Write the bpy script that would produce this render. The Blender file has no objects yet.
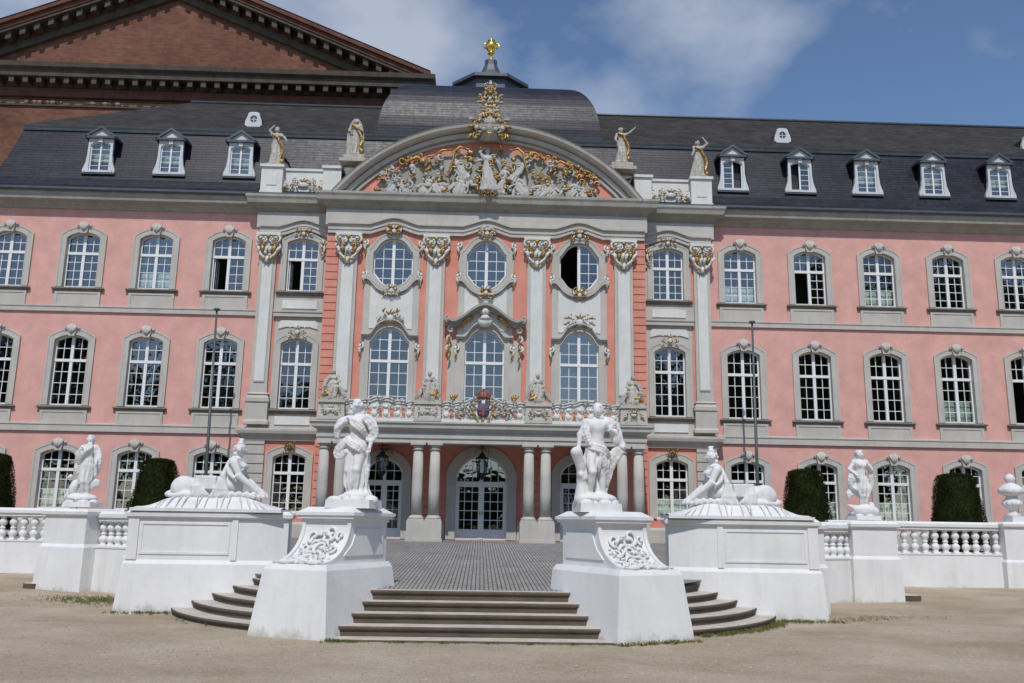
import bpy, bmesh, math, random
import numpy as np
from math import sin, cos, pi, radians, sqrt, atan2, hypot
from mathutils import Matrix, Vector

# ---------------------------------------------------------------- camera, world, sun
scene = bpy.context.scene
col = scene.collection
F_PX, PITCH, YAW, ROLL = 880.9, .2032, .0322, -.0163
CAM = (-.024, -38.106, 2.05)
def cam_ray(u2, v2):
    cr, sr = cos(ROLL), sin(ROLL)
    u = cr*u2+sr*v2; v = -sr*u2+cr*v2
    cp, sp = cos(PITCH), sin(PITCH)
    y = cp*F_PX-sp*v; z = sp*F_PX+cp*v; x = u
    cy, sy = cos(YAW), sin(YAW)
    return Vector((cy*x+sy*y, -sy*x+cy*y, z))
cd = bpy.data.cameras.new('camera'); cam = bpy.data.objects.new('camera', cd); col.objects.link(cam)
fw = cam_ray(0, 0); rt = cam_ray(1, 0)-fw; up = cam_ray(0, 1)-fw
fw.normalize(); rt.normalize(); up.normalize()
cam.matrix_world = Matrix(((rt.x, up.x, -fw.x, CAM[0]), (rt.y, up.y, -fw.y, CAM[1]), (rt.z, up.z, -fw.z, CAM[2]), (0, 0, 0, 1)))
cd.sensor_width = 36; cd.lens = F_PX/1024*36; cd.clip_start = .1; cd.clip_end = 3000
scene.camera = cam

SUN_EL, SUN_AZ = 53, 5          # sun is behind the photographer, a little to the left
world = bpy.data.worlds.new('World'); scene.world = world; world.use_nodes = True
wn, wl = world.node_tree.nodes, world.node_tree.links
wn.clear()
wo = wn.new('ShaderNodeOutputWorld'); bg = wn.new('ShaderNodeBackground')
sky = wn.new('ShaderNodeTexSky'); sky.sky_type = 'NISHITA'; sky.sun_disc = False
sky.sun_elevation = radians(SUN_EL); sky.sun_rotation = radians(180+SUN_AZ)
sky.air_density = 1.0; sky.dust_density = 0.3; sky.ozone_density = 4.3; sky.altitude = 120
bg.inputs['Strength'].default_value = .118
tc = wn.new('ShaderNodeTexCoord')
def wmath(op, a, b=None, clamp=False):
    n = wn.new('ShaderNodeMath'); n.operation = op; n.use_clamp = clamp
    for i, x in enumerate((a, b)):
        if x is None: continue
        if isinstance(x, (int, float)): n.inputs[i].default_value = x
        else: wl.new(x, n.inputs[i])
    return n.outputs[0]
mp = wn.new('ShaderNodeMapping'); mp.inputs['Scale'].default_value = (1, 1, 1.7)
wl.new(tc.outputs['Generated'], mp.inputs['Vector'])
nz = wn.new('ShaderNodeTexNoise'); nz.inputs['Scale'].default_value = 5.0; nz.inputs['Detail'].default_value = 7; nz.inputs['Roughness'].default_value = .52
wl.new(mp.outputs[0], nz.inputs['Vector'])
acc = None
for (dx, dy, w, amp) in ((178, 325, .990, 1.15), (105, 245, .994, .85), (-185, 322, .990, 1.1), (-110, 290, .993, .8), (-470, 345, .98, 1.1)):
    d = cam_ray(dx, dy).normalized()
    vm = wn.new('ShaderNodeVectorMath'); vm.operation = 'DOT_PRODUCT'
    nm = wn.new('ShaderNodeVectorMath'); nm.operation = 'NORMALIZE'; wl.new(tc.outputs['Generated'], nm.inputs[0])
    wl.new(nm.outputs[0], vm.inputs[0]); vm.inputs[1].default_value = d
    f_ = wmath('MULTIPLY', wmath('MULTIPLY', wmath('SUBTRACT', vm.outputs['Value'], w), 1/(1-w), True), amp)
    acc = f_ if acc is None else wmath('MAXIMUM', acc, f_)
cl = wmath('MULTIPLY', wmath('SUBTRACT', wmath('ADD', nz.outputs['Fac'], wmath('MULTIPLY', acc, .30)), .60), 2.9, True)
cl = wmath('MULTIPLY', cl, .52, True)
cmx = wn.new('ShaderNodeMix'); cmx.data_type = 'RGBA'
wl.new(cl, cmx.inputs['Factor']); wl.new(sky.outputs[0], cmx.inputs['A']); cmx.inputs['B'].default_value = (6.2, 6.5, 7.0, 1)
wl.new(cmx.outputs['Result'], bg.inputs['Color']); wl.new(bg.outputs[0], wo.inputs[0])

sd = bpy.data.lights.new('sun', 'SUN'); sd.energy = 3.0; sd.angle = radians(.53); sd.color = (1, .965, .91)
sun = bpy.data.objects.new('sun', sd); col.objects.link(sun)
sun.rotation_euler = (radians(90-SUN_EL), 0, radians(-SUN_AZ)); sun.location = (-10, -60, 60)
scene.view_settings.view_transform = 'Standard'; scene.view_settings.look = 'None'
scene.view_settings.exposure = 0.0; scene.view_settings.gamma = 1.0
scene.cycles.max_bounces = 6; scene.cycles.transparent_max_bounces = 12

# ---------------------------------------------------------------- materials
MATS = {}
def newmat(name):
    m = bpy.data.materials.new(name); m.use_nodes = True
    nt = m.node_tree; b = nt.nodes['Principled BSDF']; MATS[name] = m
    return m, nt, b
def N(nt, t, **kw):
    n = nt.nodes.new(t)
    for k, v in kw.items():
        if k in n.inputs: n.inputs[k].default_value = v
        else: setattr(n, k, v)
    return n
def rgba(c, s=1.0): return tuple(max(0, min(1, x*s)) for x in c)+(1,)
def mixc(nt, fac, a, b, blend='MIX'):
    m = nt.nodes.new('ShaderNodeMix'); m.data_type = 'RGBA'; m.blend_type = blend
    for key, x in (('Factor', fac), ('A', a), ('B', b)):
        if isinstance(x, (int, float)): m.inputs[key].default_value = x
        elif isinstance(x, tuple): m.inputs[key].default_value = x
        else: nt.links.new(x, m.inputs[key])
    return m.outputs['Result']
def ramp(nt, x, lo, hi, a=(0, 0, 0, 1), b=(1, 1, 1, 1)):
    r = nt.nodes.new('ShaderNodeValToRGB'); nt.links.new(x, r.inputs[0])
    e = r.color_ramp.elements; e[0].position = lo; e[0].color = a; e[1].position = hi; e[1].color = b
    return r.outputs[0]
def pos(nt, order='xyz', sc=(1, 1, 1)):
    g = nt.nodes.new('ShaderNodeNewGeometry')
    s = nt.nodes.new('ShaderNodeSeparateXYZ'); c = nt.nodes.new('ShaderNodeCombineXYZ')
    nt.links.new(g.outputs['Position'], s.inputs[0])
    for i, ch in enumerate(order):
        if ch == '0': continue
        m = nt.nodes.new('ShaderNodeMath'); m.operation = 'MULTIPLY'; m.inputs[1].default_value = sc[i]
        nt.links.new(s.outputs['xyz'.index(ch)], m.inputs[0]); nt.links.new(m.outputs[0], c.inputs[i])
    return c.outputs[0]
def noise(nt, vec, scale, detail=4, rough=.55):
    n = N(nt, 'ShaderNodeTexNoise', Scale=scale, Detail=detail, Roughness=rough)
    nt.links.new(vec, n.inputs['Vector']); return n.outputs['Fac']
def bump(nt, b, h, strength, dist=.02, prev=None):
    n = N(nt, 'ShaderNodeBump', Strength=strength, Distance=dist)
    nt.links.new(h, n.inputs['Height'])
    if prev is not None: nt.links.new(prev, n.inputs['Normal'])
    nt.links.new(n.outputs[0], b.inputs['Normal']); return n.outputs[0]
def surf(name, c, rough=.85, var=.10, vs=1.3, stain=0., stainc=None, bs=35, bst=.3, metallic=0., spec=.4):
    m, nt, b = newmat(name)
    p = pos(nt)
    n1 = noise(nt, p, vs, 5); n2 = noise(nt, p, vs*9, 3)
    c1 = mixc(nt, ramp(nt, n1, .3, .7), rgba(c, 1-var), rgba(c, 1+var))
    c1 = mixc(nt, ramp(nt, n2, .25, .75), mixc(nt, 1.0, c1, rgba((1-var*.7,)*3), 'MULTIPLY'), c1)
    if stain > 0:
        ps = pos(nt, sc=(2.2, 2.2, .35)); s1 = noise(nt, ps, 1.6, 6, .65)
        f = nt.nodes.new('ShaderNodeMath'); f.operation = 'MULTIPLY'; f.inputs[1].default_value = stain
        nt.links.new(ramp(nt, s1, .48, .72), f.inputs[0])
        c1 = mixc(nt, f.outputs[0], c1, rgba(stainc or tuple(x*.45 for x in c)))
    nt.links.new(c1, b.inputs['Base Color'])
    b.inputs['Roughness'].default_value = rough; b.inputs['Metallic'].default_value = metallic
    b.inputs['Specular IOR Level'].default_value = spec
    bump(nt, b, noise(nt, p, bs, 4), bst)
    return m
def bricks(name, order, sc, c1, c2, mortar, rough, ms=.02, bw=.5, rh=.25, bst=.6, dist=.02, var=.25, off=.5, vs=1.5):
    m, nt, b = newmat(name)
    v = pos(nt, order, sc)
    t = N(nt, 'ShaderNodeTexBrick'); t.offset = off
    t.inputs['Scale'].default_value = 1; t.inputs['Mortar Size'].default_value = ms; t.inputs['Brick Width'].default_value = bw
    t.inputs['Row Height'].default_value = rh; t.inputs['Mortar Smooth'].default_value = .3; t.inputs['Bias'].default_value = 0
    t.inputs['Color1'].default_value = rgba(c1); t.inputs['Color2'].default_value = rgba(c2); t.inputs['Mortar'].default_value = rgba(mortar)
    nt.links.new(v, t.inputs['Vector'])
    p = pos(nt); n1 = noise(nt, p, vs, 6, .6); n2 = noise(nt, p, vs*7, 4)
    c = mixc(nt, 1.0, t.outputs['Color'], ramp(nt, n1, .3, .72, rgba((1-var,)*3), (1, 1, 1, 1)), 'MULTIPLY')
    c = mixc(nt, 1.0, c, ramp(nt, n2, .3, .72, rgba((1-var*.7,)*3), (1, 1, 1, 1)), 'MULTIPLY')
    nt.links.new(c, b.inputs['Base Color'])
    rr = nt.nodes.new('ShaderNodeMapRange'); rr.inputs['To Min'].default_value = rough-.1; rr.inputs['To Max'].default_value = rough+.15
    nt.links.new(n2, rr.inputs['Value']); nt.links.new(rr.outputs[0], b.inputs['Roughness'])
    inv = nt.nodes.new('ShaderNodeMath'); inv.operation = 'SUBTRACT'; inv.inputs[0].default_value = 1; nt.links.new(t.outputs['Fac'], inv.inputs[1])
    pv = bump(nt, b, inv.outputs[0], bst, dist); bump(nt, b, n2, .25, .01, pv)
    b.inputs['Specular IOR Level'].default_value = .32
    return m
PINK = surf('pink_stucco', (.70, .38, .33), .9, .12, 1.3, .6, (.56, .36, .31), 25, .35)
DEEP = surf('coral_stucco', (.68, .275, .205), .9, .12, 1.1, .5, (.62, .35, .28), 25, .35)
STONE = surf('grey_stone', (.51, .485, .44), .88, .08, 1.2, .45, (.36, .345, .305), 30, .4)
PALE = surf('pale_stone', (.68, .68, .645), .85, .07, 1.6, .40, (.50, .49, .45), 18, .5)
DARKST = surf('weathered_stone', (.20, .18, .155), .9, .2, 1.5, .5, (.10, .09, .075), 25, .5)
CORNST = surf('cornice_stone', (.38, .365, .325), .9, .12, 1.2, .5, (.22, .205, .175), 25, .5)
WHITE = surf('white_paint', (.78, .78, .77), .5, .03, 3, .0, None, 60, .08)
LIME = surf('white_limewash', (.75, .75, .745), .75, .05, .9, .5, (.58, .58, .55), 12, .2)
STAT = surf('statue_white', (.74, .735, .73), .75, .05, 5, .5, (.50, .49, .46), 28, .25)
WSTAT = surf('weathered_statue', (.50, .47, .41), .85, .28, 9, .6, (.20, .185, .15), 30, .8)
GOLD = surf('gilding', (.46, .28, .085), .45, .35, 9, .55, (.17, .12, .06), 30, .5, .6)
GOLDB = surf('bright_gilding', (.95, .60, .12), .25, .08, 5, .0, None, 30, .1, .95)
LEAD = surf('lead_sheet', (.105, .115, .13), .45, .15, 2, .3, None, 20, .2, .25)
CASING = surf('dormer_casing', (.60, .62, .64), .6, .06, 3, .25, None, 30, .2)
IRON = surf('dark_iron', (.035, .037, .04), .5, .2, 6, 0, None, 60, .3, .5)
POLEM = surf('grey_pole_paint', (.10, .115, .115), .45, .1, 3, 0, None, 60, .1, .3)
RED = surf('red_enamel', (.28, .085, .06), .6, .2, 9, 0)
BLUE = surf('blue_enamel', (.085, .10, .19), .6, .2, 9, 0)
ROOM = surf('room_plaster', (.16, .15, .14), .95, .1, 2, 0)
CURT = surf('curtain_cloth', (.50, .58, .52), .9, .1, 5, 0)
SLATE = bricks('slate_mansard', 'xz0', (1, 1, 1), (.019, .019, .032), (.038, .037, .056), (.012, .012, .017), .42, .012, .9, .14, .5, .02, .45, .5, .7)
BSLATE = bricks('slate_upper_roof', 'xz0', (1, 1, 1), (.046, .040, .035), (.086, .075, .064), (.024, .021, .018), .8, .014, .5, .15, .7, .03, .5, .5, 1.1)
ROMAN = bricks('roman_brick', 'xz0', (1, 1, 1), (.225, .092, .060), (.31, .135, .090), (.21, .14, .105), .92, .012, .55, .13, .5, .02, .42, .5, .35)
ROMAND = surf('basilica_stone', (.10, .08, .066), .92, .22, 1.4, .5, (.035, .03, .026), 18, .5)
ROMANR = surf('basilica_cornice_brick', (.16, .066, .048), .92, .25, 1.4, .5, (.045, .025, .02), 18, .5)
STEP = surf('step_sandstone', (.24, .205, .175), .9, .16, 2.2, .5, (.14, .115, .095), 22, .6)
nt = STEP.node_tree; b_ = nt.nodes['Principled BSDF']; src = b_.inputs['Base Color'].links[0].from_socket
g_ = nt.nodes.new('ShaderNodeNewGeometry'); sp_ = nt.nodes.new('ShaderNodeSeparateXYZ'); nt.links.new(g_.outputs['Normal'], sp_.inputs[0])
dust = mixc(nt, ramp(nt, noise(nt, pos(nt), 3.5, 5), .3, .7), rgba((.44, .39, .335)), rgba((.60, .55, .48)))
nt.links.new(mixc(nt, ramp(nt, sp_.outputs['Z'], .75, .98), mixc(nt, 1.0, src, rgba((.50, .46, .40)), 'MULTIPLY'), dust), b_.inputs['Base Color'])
LAWN = leafmat('lawn_grass', (.03, .06, .012), (.06, .09, .025)) if False else surf('lawn_grass', (.045, .075, .018), .95, .2, .6)
BARK = surf('bark', (.09, .065, .045), .95, .2, 6, 0)
BRASS = surf('weathered_bronze', (.20, .12, .05), .5, .3, 9, 0, None, 30, .4, .6)
nt = LIME.node_tree; b_ = nt.nodes['Principled BSDF']; src = b_.inputs['Base Color'].links[0].from_socket
zz = pos(nt, '00z', (1, 1, 1)); sp_ = nt.nodes.new('ShaderNodeSeparateXYZ'); nt.links.new(zz, sp_.inputs[0])
nn_ = noise(nt, pos(nt, sc=(1, 1, .6)), 3.2, 6, .7)
ad_ = nt.nodes.new('ShaderNodeMath'); ad_.operation = 'MULTIPLY_ADD'; ad_.inputs[1].default_value = -.9; ad_.inputs[2].default_value = .60; nt.links.new(nn_, ad_.inputs[0])
a2_ = nt.nodes.new('ShaderNodeMath'); a2_.operation = 'ADD'; nt.links.new(sp_.outputs['Z'], a2_.inputs[0]); nt.links.new(ad_.outputs[0], a2_.inputs[1])
nt.links.new(mixc(nt, ramp(nt, a2_.outputs[0], .02, .28), rgba((.40, .39, .33)), src), b_.inputs['Base Color'])
# glass
def glass(name, fac, tint=(.93, .97, 1.0), wob=.10):
    m = bpy.data.materials.new(name); m.use_nodes = True; nt = m.node_tree; nt.nodes.clear()
    o = nt.nodes.new('ShaderNodeOutputMaterial'); mx = nt.nodes.new('ShaderNodeMixShader')
    tr = N(nt, 'ShaderNodeBsdfTransparent', Color=(.82, .86, .85, 1)); gl = N(nt, 'ShaderNodeBsdfGlossy', Color=tint+(1,), Roughness=.02)
    p = pos(nt); bp = N(nt, 'ShaderNodeBump', Strength=wob, Distance=.1); nt.links.new(noise(nt, p, 1.7, 2), bp.inputs['Height'])
    nt.links.new(bp.outputs[0], gl.inputs['Normal'])
    oi = nt.nodes.new('ShaderNodeObjectInfo'); mr = nt.nodes.new('ShaderNodeMapRange'); mr.inputs['To Min'].default_value = fac*.75; mr.inputs['To Max'].default_value = fac*1.35
    nt.links.new(oi.outputs['Random'], mr.inputs['Value']); nt.links.new(mr.outputs[0], mx.inputs[0])
    nt.links.new(tr.outputs[0], mx.inputs[1]); nt.links.new(gl.outputs[0], mx.inputs[2]); nt.links.new(mx.outputs[0], o.inputs[0])
    return m
GLASS = glass('old_window_glass', .20, (.98, .94, .90))
GLASSL = glass('lantern_glass', .12)
# terrace cobbles
PAVE = bricks('paving_setts', 'yx0', (1, 1, 1), (.36, .345, .325), (.50, .48, .455), (.15, .14, .125), .85, .013, .15, .088, .8, .02, .3, .5, .5)
# gravel
GRAVEL, nt, b = newmat('gravel')
p = pos(nt)
pl_ = pos(nt, sc=(.8, 1.0, 1))
a1 = noise(nt, pl_, .45, 7, .62); a2 = noise(nt, p, 60, 3, .7); a3 = noise(nt, p, 7, 5, .6)
c = mixc(nt, ramp(nt, a1, .36, .64), rgba((.49, .395, .29)), rgba((.68, .585, .46)))
c = mixc(nt, 1.0, c, ramp(nt, a2, .32, .62, (.62, .60, .57, 1), (1.06, 1.05, 1.04, 1)), 'MULTIPLY')
a4 = noise(nt, p, 22, 3, .6); c = mixc(nt, 1.0, c, ramp(nt, a4, .3, .7, (.80, .78, .75, 1), (1.0, 1.0, 1.0, 1)), 'MULTIPLY')
c = mixc(nt, 1.0, c, ramp(nt, a3, .3, .7, (.88, .87, .86, 1), (1.0, 1.0, 1.0, 1)), 'MULTIPLY')
nt.links.new(c, b.inputs['Base Color']); b.inputs['Roughness'].default_value = .95; b.inputs['Specular IOR Level'].default_value = .2
pv = bump(nt, b, a2, .9, .02); bump(nt, b, a3, .6, .05, pv)
# foliage
def leafmat(name, c1, c2, tr=.15):
    m, nt, b = newmat(name)
    p = pos(nt); n1 = noise(nt, p, 2.2, 4); n2 = noise(nt, p, 22, 2)
    c = mixc(nt, ramp(nt, n1, .3, .7), rgba(c1), rgba(c2)); c = mixc(nt, 1.0, c, ramp(nt, n2, .2, .8, (.6, .6, .6, 1), (1, 1, 1, 1)), 'MULTIPLY')
    nt.links.new(c, b.inputs['Base Color']); b.inputs['Roughness'].default_value = .8; b.inputs['Specular IOR Level'].default_value = .08
    return m
YEW = leafmat('yew_foliage', (.016, .024, .005), (.036, .044, .011))
WOOD = leafmat('park_foliage', (.03, .055, .015), (.07, .11, .03))
GRASS = leafmat('grass_blades', (.10, .13, .03), (.22, .21, .08))

# ---------------------------------------------------------------- mesh helpers
class MB:
    def __init__(s): s.v = []; s.f = []; s.sm = []
    def add(s, vs, fs, smooth=False):
        n = len(s.v); s.v += [tuple(map(float, p)) for p in vs]; s.f += [tuple(i+n for i in f) for f in fs]; s.sm += [smooth]*len(fs); return s
    def box(s, x0, x1, y0, y1, z0, z1):
        return s.add([(x0,y0,z0),(x1,y0,z0),(x1,y1,z0),(x0,y1,z0),(x0,y0,z1),(x1,y0,z1),(x1,y1,z1),(x0,y1,z1)],
            [(0,3,2,1),(4,5,6,7),(0,1,5,4),(1,2,6,5),(2,3,7,6),(3,0,4,7)])
    def hexa(s, b4, t4):   # bottom and top quads
        return s.add(list(b4)+list(t4), [(0,3,2,1),(4,5,6,7),(0,1,5,4),(1,2,6,5),(2,3,7,6),(3,0,4,7)])
    def prism(s, pts, y0, y1):    # polygon in xz
        n = len(pts)
        return s.add([(x,y0,z) for x,z in pts]+[(x,y1,z) for x,z in pts],
            [tuple(range(n)), tuple(range(2*n-1,n-1,-1))]+[(i,(i+1)%n,n+(i+1)%n,n+i) for i in range(n)])
    def slab(s, pts, z0, z1):     # polygon in xy
        n = len(pts)
        return s.add([(x,y,z0) for x,y in pts]+[(x,y,z1) for x,y in pts],
            [tuple(range(n-1,-1,-1)), tuple(range(n,2*n))]+[(i,(i+1)%n,n+(i+1)%n,n+i) for i in range(n)])
    def ring(s, a, b_, y0, y1, closed=True):   # a inner loop, b_ outer loop, xz; y0 front
        n = len(a); V = [(x,y0,z) for x,z in a]+[(x,y0,z) for x,z in b_]+[(x,y1,z) for x,z in a]+[(x,y1,z) for x,z in b_]
        Fs = []
        for i in range(n if closed else n-1):
            j = (i+1)%n
            Fs += [(i,j,n+j,n+i),(i,2*n+i,2*n+j,j),(n+i,n+j,3*n+j,3*n+i),(2*n+i,3*n+i,3*n+j,2*n+j)]
        if not closed: Fs += [(0,n,3*n,2*n),(n-1,3*n-1,4*n-1,2*n-1)]
        return s.add(V, Fs)
    def band(s, xs, lo, hi, y0, y1):    # between curves z=lo(x), z=hi(x)
        a = [(x, lo(x)) for x in xs]; b_ = [(x, hi(x)) for x in xs]
        return s.ring(a, b_, y0, y1, False)
    def lathe(s, prof, cx=0, cy=0, seg=16, z0=0):
        V = []; Fs = []
        for r, z in prof:
            for k in range(seg):
                a = 2*pi*k/seg; V.append((cx+r*cos(a), cy+r*sin(a), z0+z))
        for i in range(len(prof)-1):
            for k in range(seg):
                k2 = (k+1)%seg; Fs.append((i*seg+k, i*seg+k2, (i+1)*seg+k2, (i+1)*seg+k))
        s.add(V, Fs, True); m = len(prof)
        n = len(s.v)-len(V)
        s.f.append(tuple(n+k for k in range(seg-1,-1,-1))); s.sm.append(False)
        s.f.append(tuple(n+(m-1)*seg+k for k in range(seg))); s.sm.append(False)
        return s
    def tube(s, pts, rad, seg=6):
        P = [Vector(p) for p in pts]; n = len(P)
        if not hasattr(rad, '__len__'): rad = [rad]*n
        V = []; up_ = Vector((0, 0, 1))
        for i, p in enumerate(P):
            t = (P[min(i+1, n-1)]-P[max(i-1, 0)])
            if t.length < 1e-9: t = Vector((0, 0, 1))
            t.normalize()
            u = t.cross(Vector((0, 1, 0))) if abs(t.y) < .9 else t.cross(Vector((1, 0, 0)))
            u.normalize(); w = t.cross(u)
            for k in range(seg):
                a = 2*pi*k/seg; V.append(p+(u*cos(a)+w*sin(a))*rad[i])
        Fs = [(i*seg+k, i*seg+(k+1)%seg, (i+1)*seg+(k+1)%seg, (i+1)*seg+k) for i in range(n-1) for k in range(seg)]
        s.add(V, Fs, True); m = len(s.v)-len(V)
        s.f.append(tuple(m+k for k in range(seg-1,-1,-1))); s.sm.append(True)
        s.f.append(tuple(m+(n-1)*seg+k for k in range(seg))); s.sm.append(True)
        return s
    def ball(s, c_, r, nu=8, nv=5):
        if not hasattr(r, '__len__'): r = (r, r, r)
        V = [(c_[0], c_[1], c_[2]-r[2])]
        for j in range(1, nv):
            t = -pi/2+pi*j/nv
            for k in range(nu):
                a = 2*pi*k/nu; V.append((c_[0]+r[0]*cos(t)*cos(a), c_[1]+r[1]*cos(t)*sin(a), c_[2]+r[2]*sin(t)))
        V.append((c_[0], c_[1], c_[2]+r[2])); e = len(V)-1
        Fs = [(0, 1+(k+1)%nu, 1+k) for k in range(nu)]
        for j in range(nv-2):
            for k in range(nu):
                a = 1+j*nu; Fs.append((a+k, a+(k+1)%nu, a+nu+(k+1)%nu, a+nu+k))
        a = 1+(nv-2)*nu
        Fs += [(a+k, a+(k+1)%nu, e) for k in range(nu)]
        return s.add(V, Fs, True)
    def sweep(s, path, prof, closed=False):    # plan path (x,y); prof closed list (out, z)
        n = len(path); m = len(prof); V = []
        for i in range(n):
            p = Vector(path[i]); ds = []
            if i > 0 or closed: ds.append((p-Vector(path[i-1])).normalized())
            if i < n-1 or closed: ds.append((Vector(path[(i+1)%n])-p).normalized())
            ns = [Vector((d.y, -d.x)) for d in ds]
            nn = ns[0] if len(ns) == 1 else (ns[0]+ns[1])
            if len(ns) == 2: nn = nn/(1+ns[0].dot(ns[1]))
            for o, z in prof: V.append((p.x+nn.x*o, p.y+nn.y*o, z))
        Fs = []
        for i in range(n if closed else n-1):
            j = (i+1)%n
            Fs += [(i*m+k, j*m+k, j*m+(k+1)%m, i*m+(k+1)%m) for k in range(m)]
        if not closed: Fs += [tuple(range(m)), tuple((n-1)*m+k for k in range(m-1,-1,-1))]
        return s.add(V, Fs)
    def arcsweep(s, cx, cz, R, a0, a1, prof, seg=40):   # prof closed list (dr, y)
        m = len(prof); V = []
        for i in range(seg+1):
            a = a0+(a1-a0)*i/seg
            for dr, y in prof: V.append((cx+(R+dr)*cos(a), y, cz+(R+dr)*sin(a)))
        Fs = [(i*m+k, (i+1)*m+k, (i+1)*m+(k+1)%m, i*m+(k+1)%m) for i in range(seg) for k in range(m)]
        Fs += [tuple(range(m)), tuple(seg*m+k for k in range(m-1,-1,-1))]
        return s.add(V, Fs)
    def xf(s, fn): s.v = [tuple(fn(*p)) for p in s.v]; return s
    def build(s, name, mat, parent=None, loc=None):
        me = bpy.data.meshes.new(name)
        po = Vector(parent['_w']) if parent is not None else Vector((0, 0, 0))
        w = Vector(loc) if loc is not None else po
        me.from_pydata([tuple(Vector(p)-w) for p in s.v], [], s.f)
        me.polygons.foreach_set('use_smooth', s.sm)
        bm = bmesh.new(); bm.from_mesh(me); bmesh.ops.recalc_face_normals(bm, faces=bm.faces); bm.to_mesh(me); bm.free()
        me.materials.append(mat)
        o = bpy.data.objects.new(name, me); col.objects.link(o)
        o.location = w-po; o['_w'] = tuple(w)
        if parent is not None: o.parent = parent
        return o
def thing(name, label, cat, loc=(0, 0, 0), group=None):
    o = bpy.data.objects.new(name, None); col.objects.link(o); o.location = loc; o['_w'] = tuple(loc)
    o.empty_display_size = .3
    return tag(o, label, cat, group)
def tag(o, label, cat, group=None):
    o['label'] = label; o['category'] = cat
    if group: o['group'] = group
    return o
def struct(o): o['kind'] = 'structure'; return o
def stuff(o): o['kind'] = 'stuff'; return o
def copy_tree(o, loc=None, parent=None, label=None):
    c = o.copy(); col.objects.link(c)
    c.parent = parent if parent is not None else None
    if loc is not None: c.location = loc
    if label: c['label'] = label
    for ch in list(o.children): copy_tree(ch, None, c)
    return c
def rotz(a, cx=0, cy=0, ox=0, oy=0):
    ca, sa = cos(a), sin(a)
    return lambda x, y, z: (cx+ca*(x-ox)-sa*(y-oy), cy+sa*(x-ox)+ca*(y-oy), z)
def lin(a, b, n): return [a+(b-a)*i/(n-1) for i in range(n)]

# ornament made of scrolls and leaves, mirrored about its centre; returns (stone, gold) builders
def scroll(mb, x, y, z, r, a0, turns, sgn, th, dy=.03):
    n = 12; pts = []; rad = []
    for i in range(n):
        t = i/(n-1); a = a0+sgn*turns*2*pi*t; rr = r*(1-.78*t)
        pts.append((x+rr*cos(a), y-dy*t, z+rr*sin(a))); rad.append(th*(1-.45*t))
    mb.tube(pts, rad, 5); mb.ball(pts[-1], th*1.3, 6, 4)
def leaf(mb, x, y, z, a, l, w):
    pts = []; rad = []
    for i in range(6):
        t = i/5; pts.append((x+l*t*cos(a)+.25*l*t*t*sin(a), y-.35*l*sin(pi*t*.8)*.6, z+l*t*sin(a)-.15*l*t*t)); rad.append(w*(.35+sin(pi*(t*.85+.1))))
    mb.tube(pts, rad, 5)
def ornament(w, h, n, seed, goldf=.5, size=1.0, core=True, c=(0, 0, 0)):
    rng = random.Random(seed); S, G = MB(), MB()
    if core:
        S.ball((0, -.03, 0), (w*.14, .07*size, h*.2), 10, 6)
        for k in range(5): leaf(S if k % 2 else G, 0, -.05, h*.12, pi/2+(k-2)*.45, h*.32, .035*size)
    for i in range(n):
        x = rng.uniform(.08, .46)*w; z = rng.uniform(-.46, .42)*h
        z *= 1-.25*abs(x)/(w*.5)
        T = G if rng.random() < goldf else S
        a = rng.uniform(0, 6.28); sc = rng.uniform(.6, 1.15)*size; kind = rng.random(); sg = rng.choice((-1, 1)); yy = -rng.uniform(.01, .07)
        for mx in (1, -1):
            aa = a if mx == 1 else pi-a
            if kind < .5: scroll(T, mx*x, yy, z, .10*sc, aa, .75, sg*mx, .028*sc)
            elif kind < .85: leaf(T, mx*x, yy, z, aa, .17*sc, .026*sc)
            else: T.ball((mx*x, yy-.02, z), .045*sc, 6, 4)
    for T in (S, G): T.xf(lambda x, y, z: (x+c[0], y+c[1], z+c[2]))
    return S, G
# ================================================================ the palace
PAL = thing('palace', 'pink rococo palace with grey stone trim, gilded arched gable and slate mansard roof', 'palace', (0, 0, 1.3))
PW = Vector((0, 0, 1.3))
XL, XR, YB = -22.6, 36.0, 13.0
WX = [-21.09, -17.89, -14.69, -11.49, 11.49, 14.69, 17.89, 21.09, 24.29, 27.49]
YC, YS = -.9, -.25      # wall planes of centre block and side bays

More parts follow.
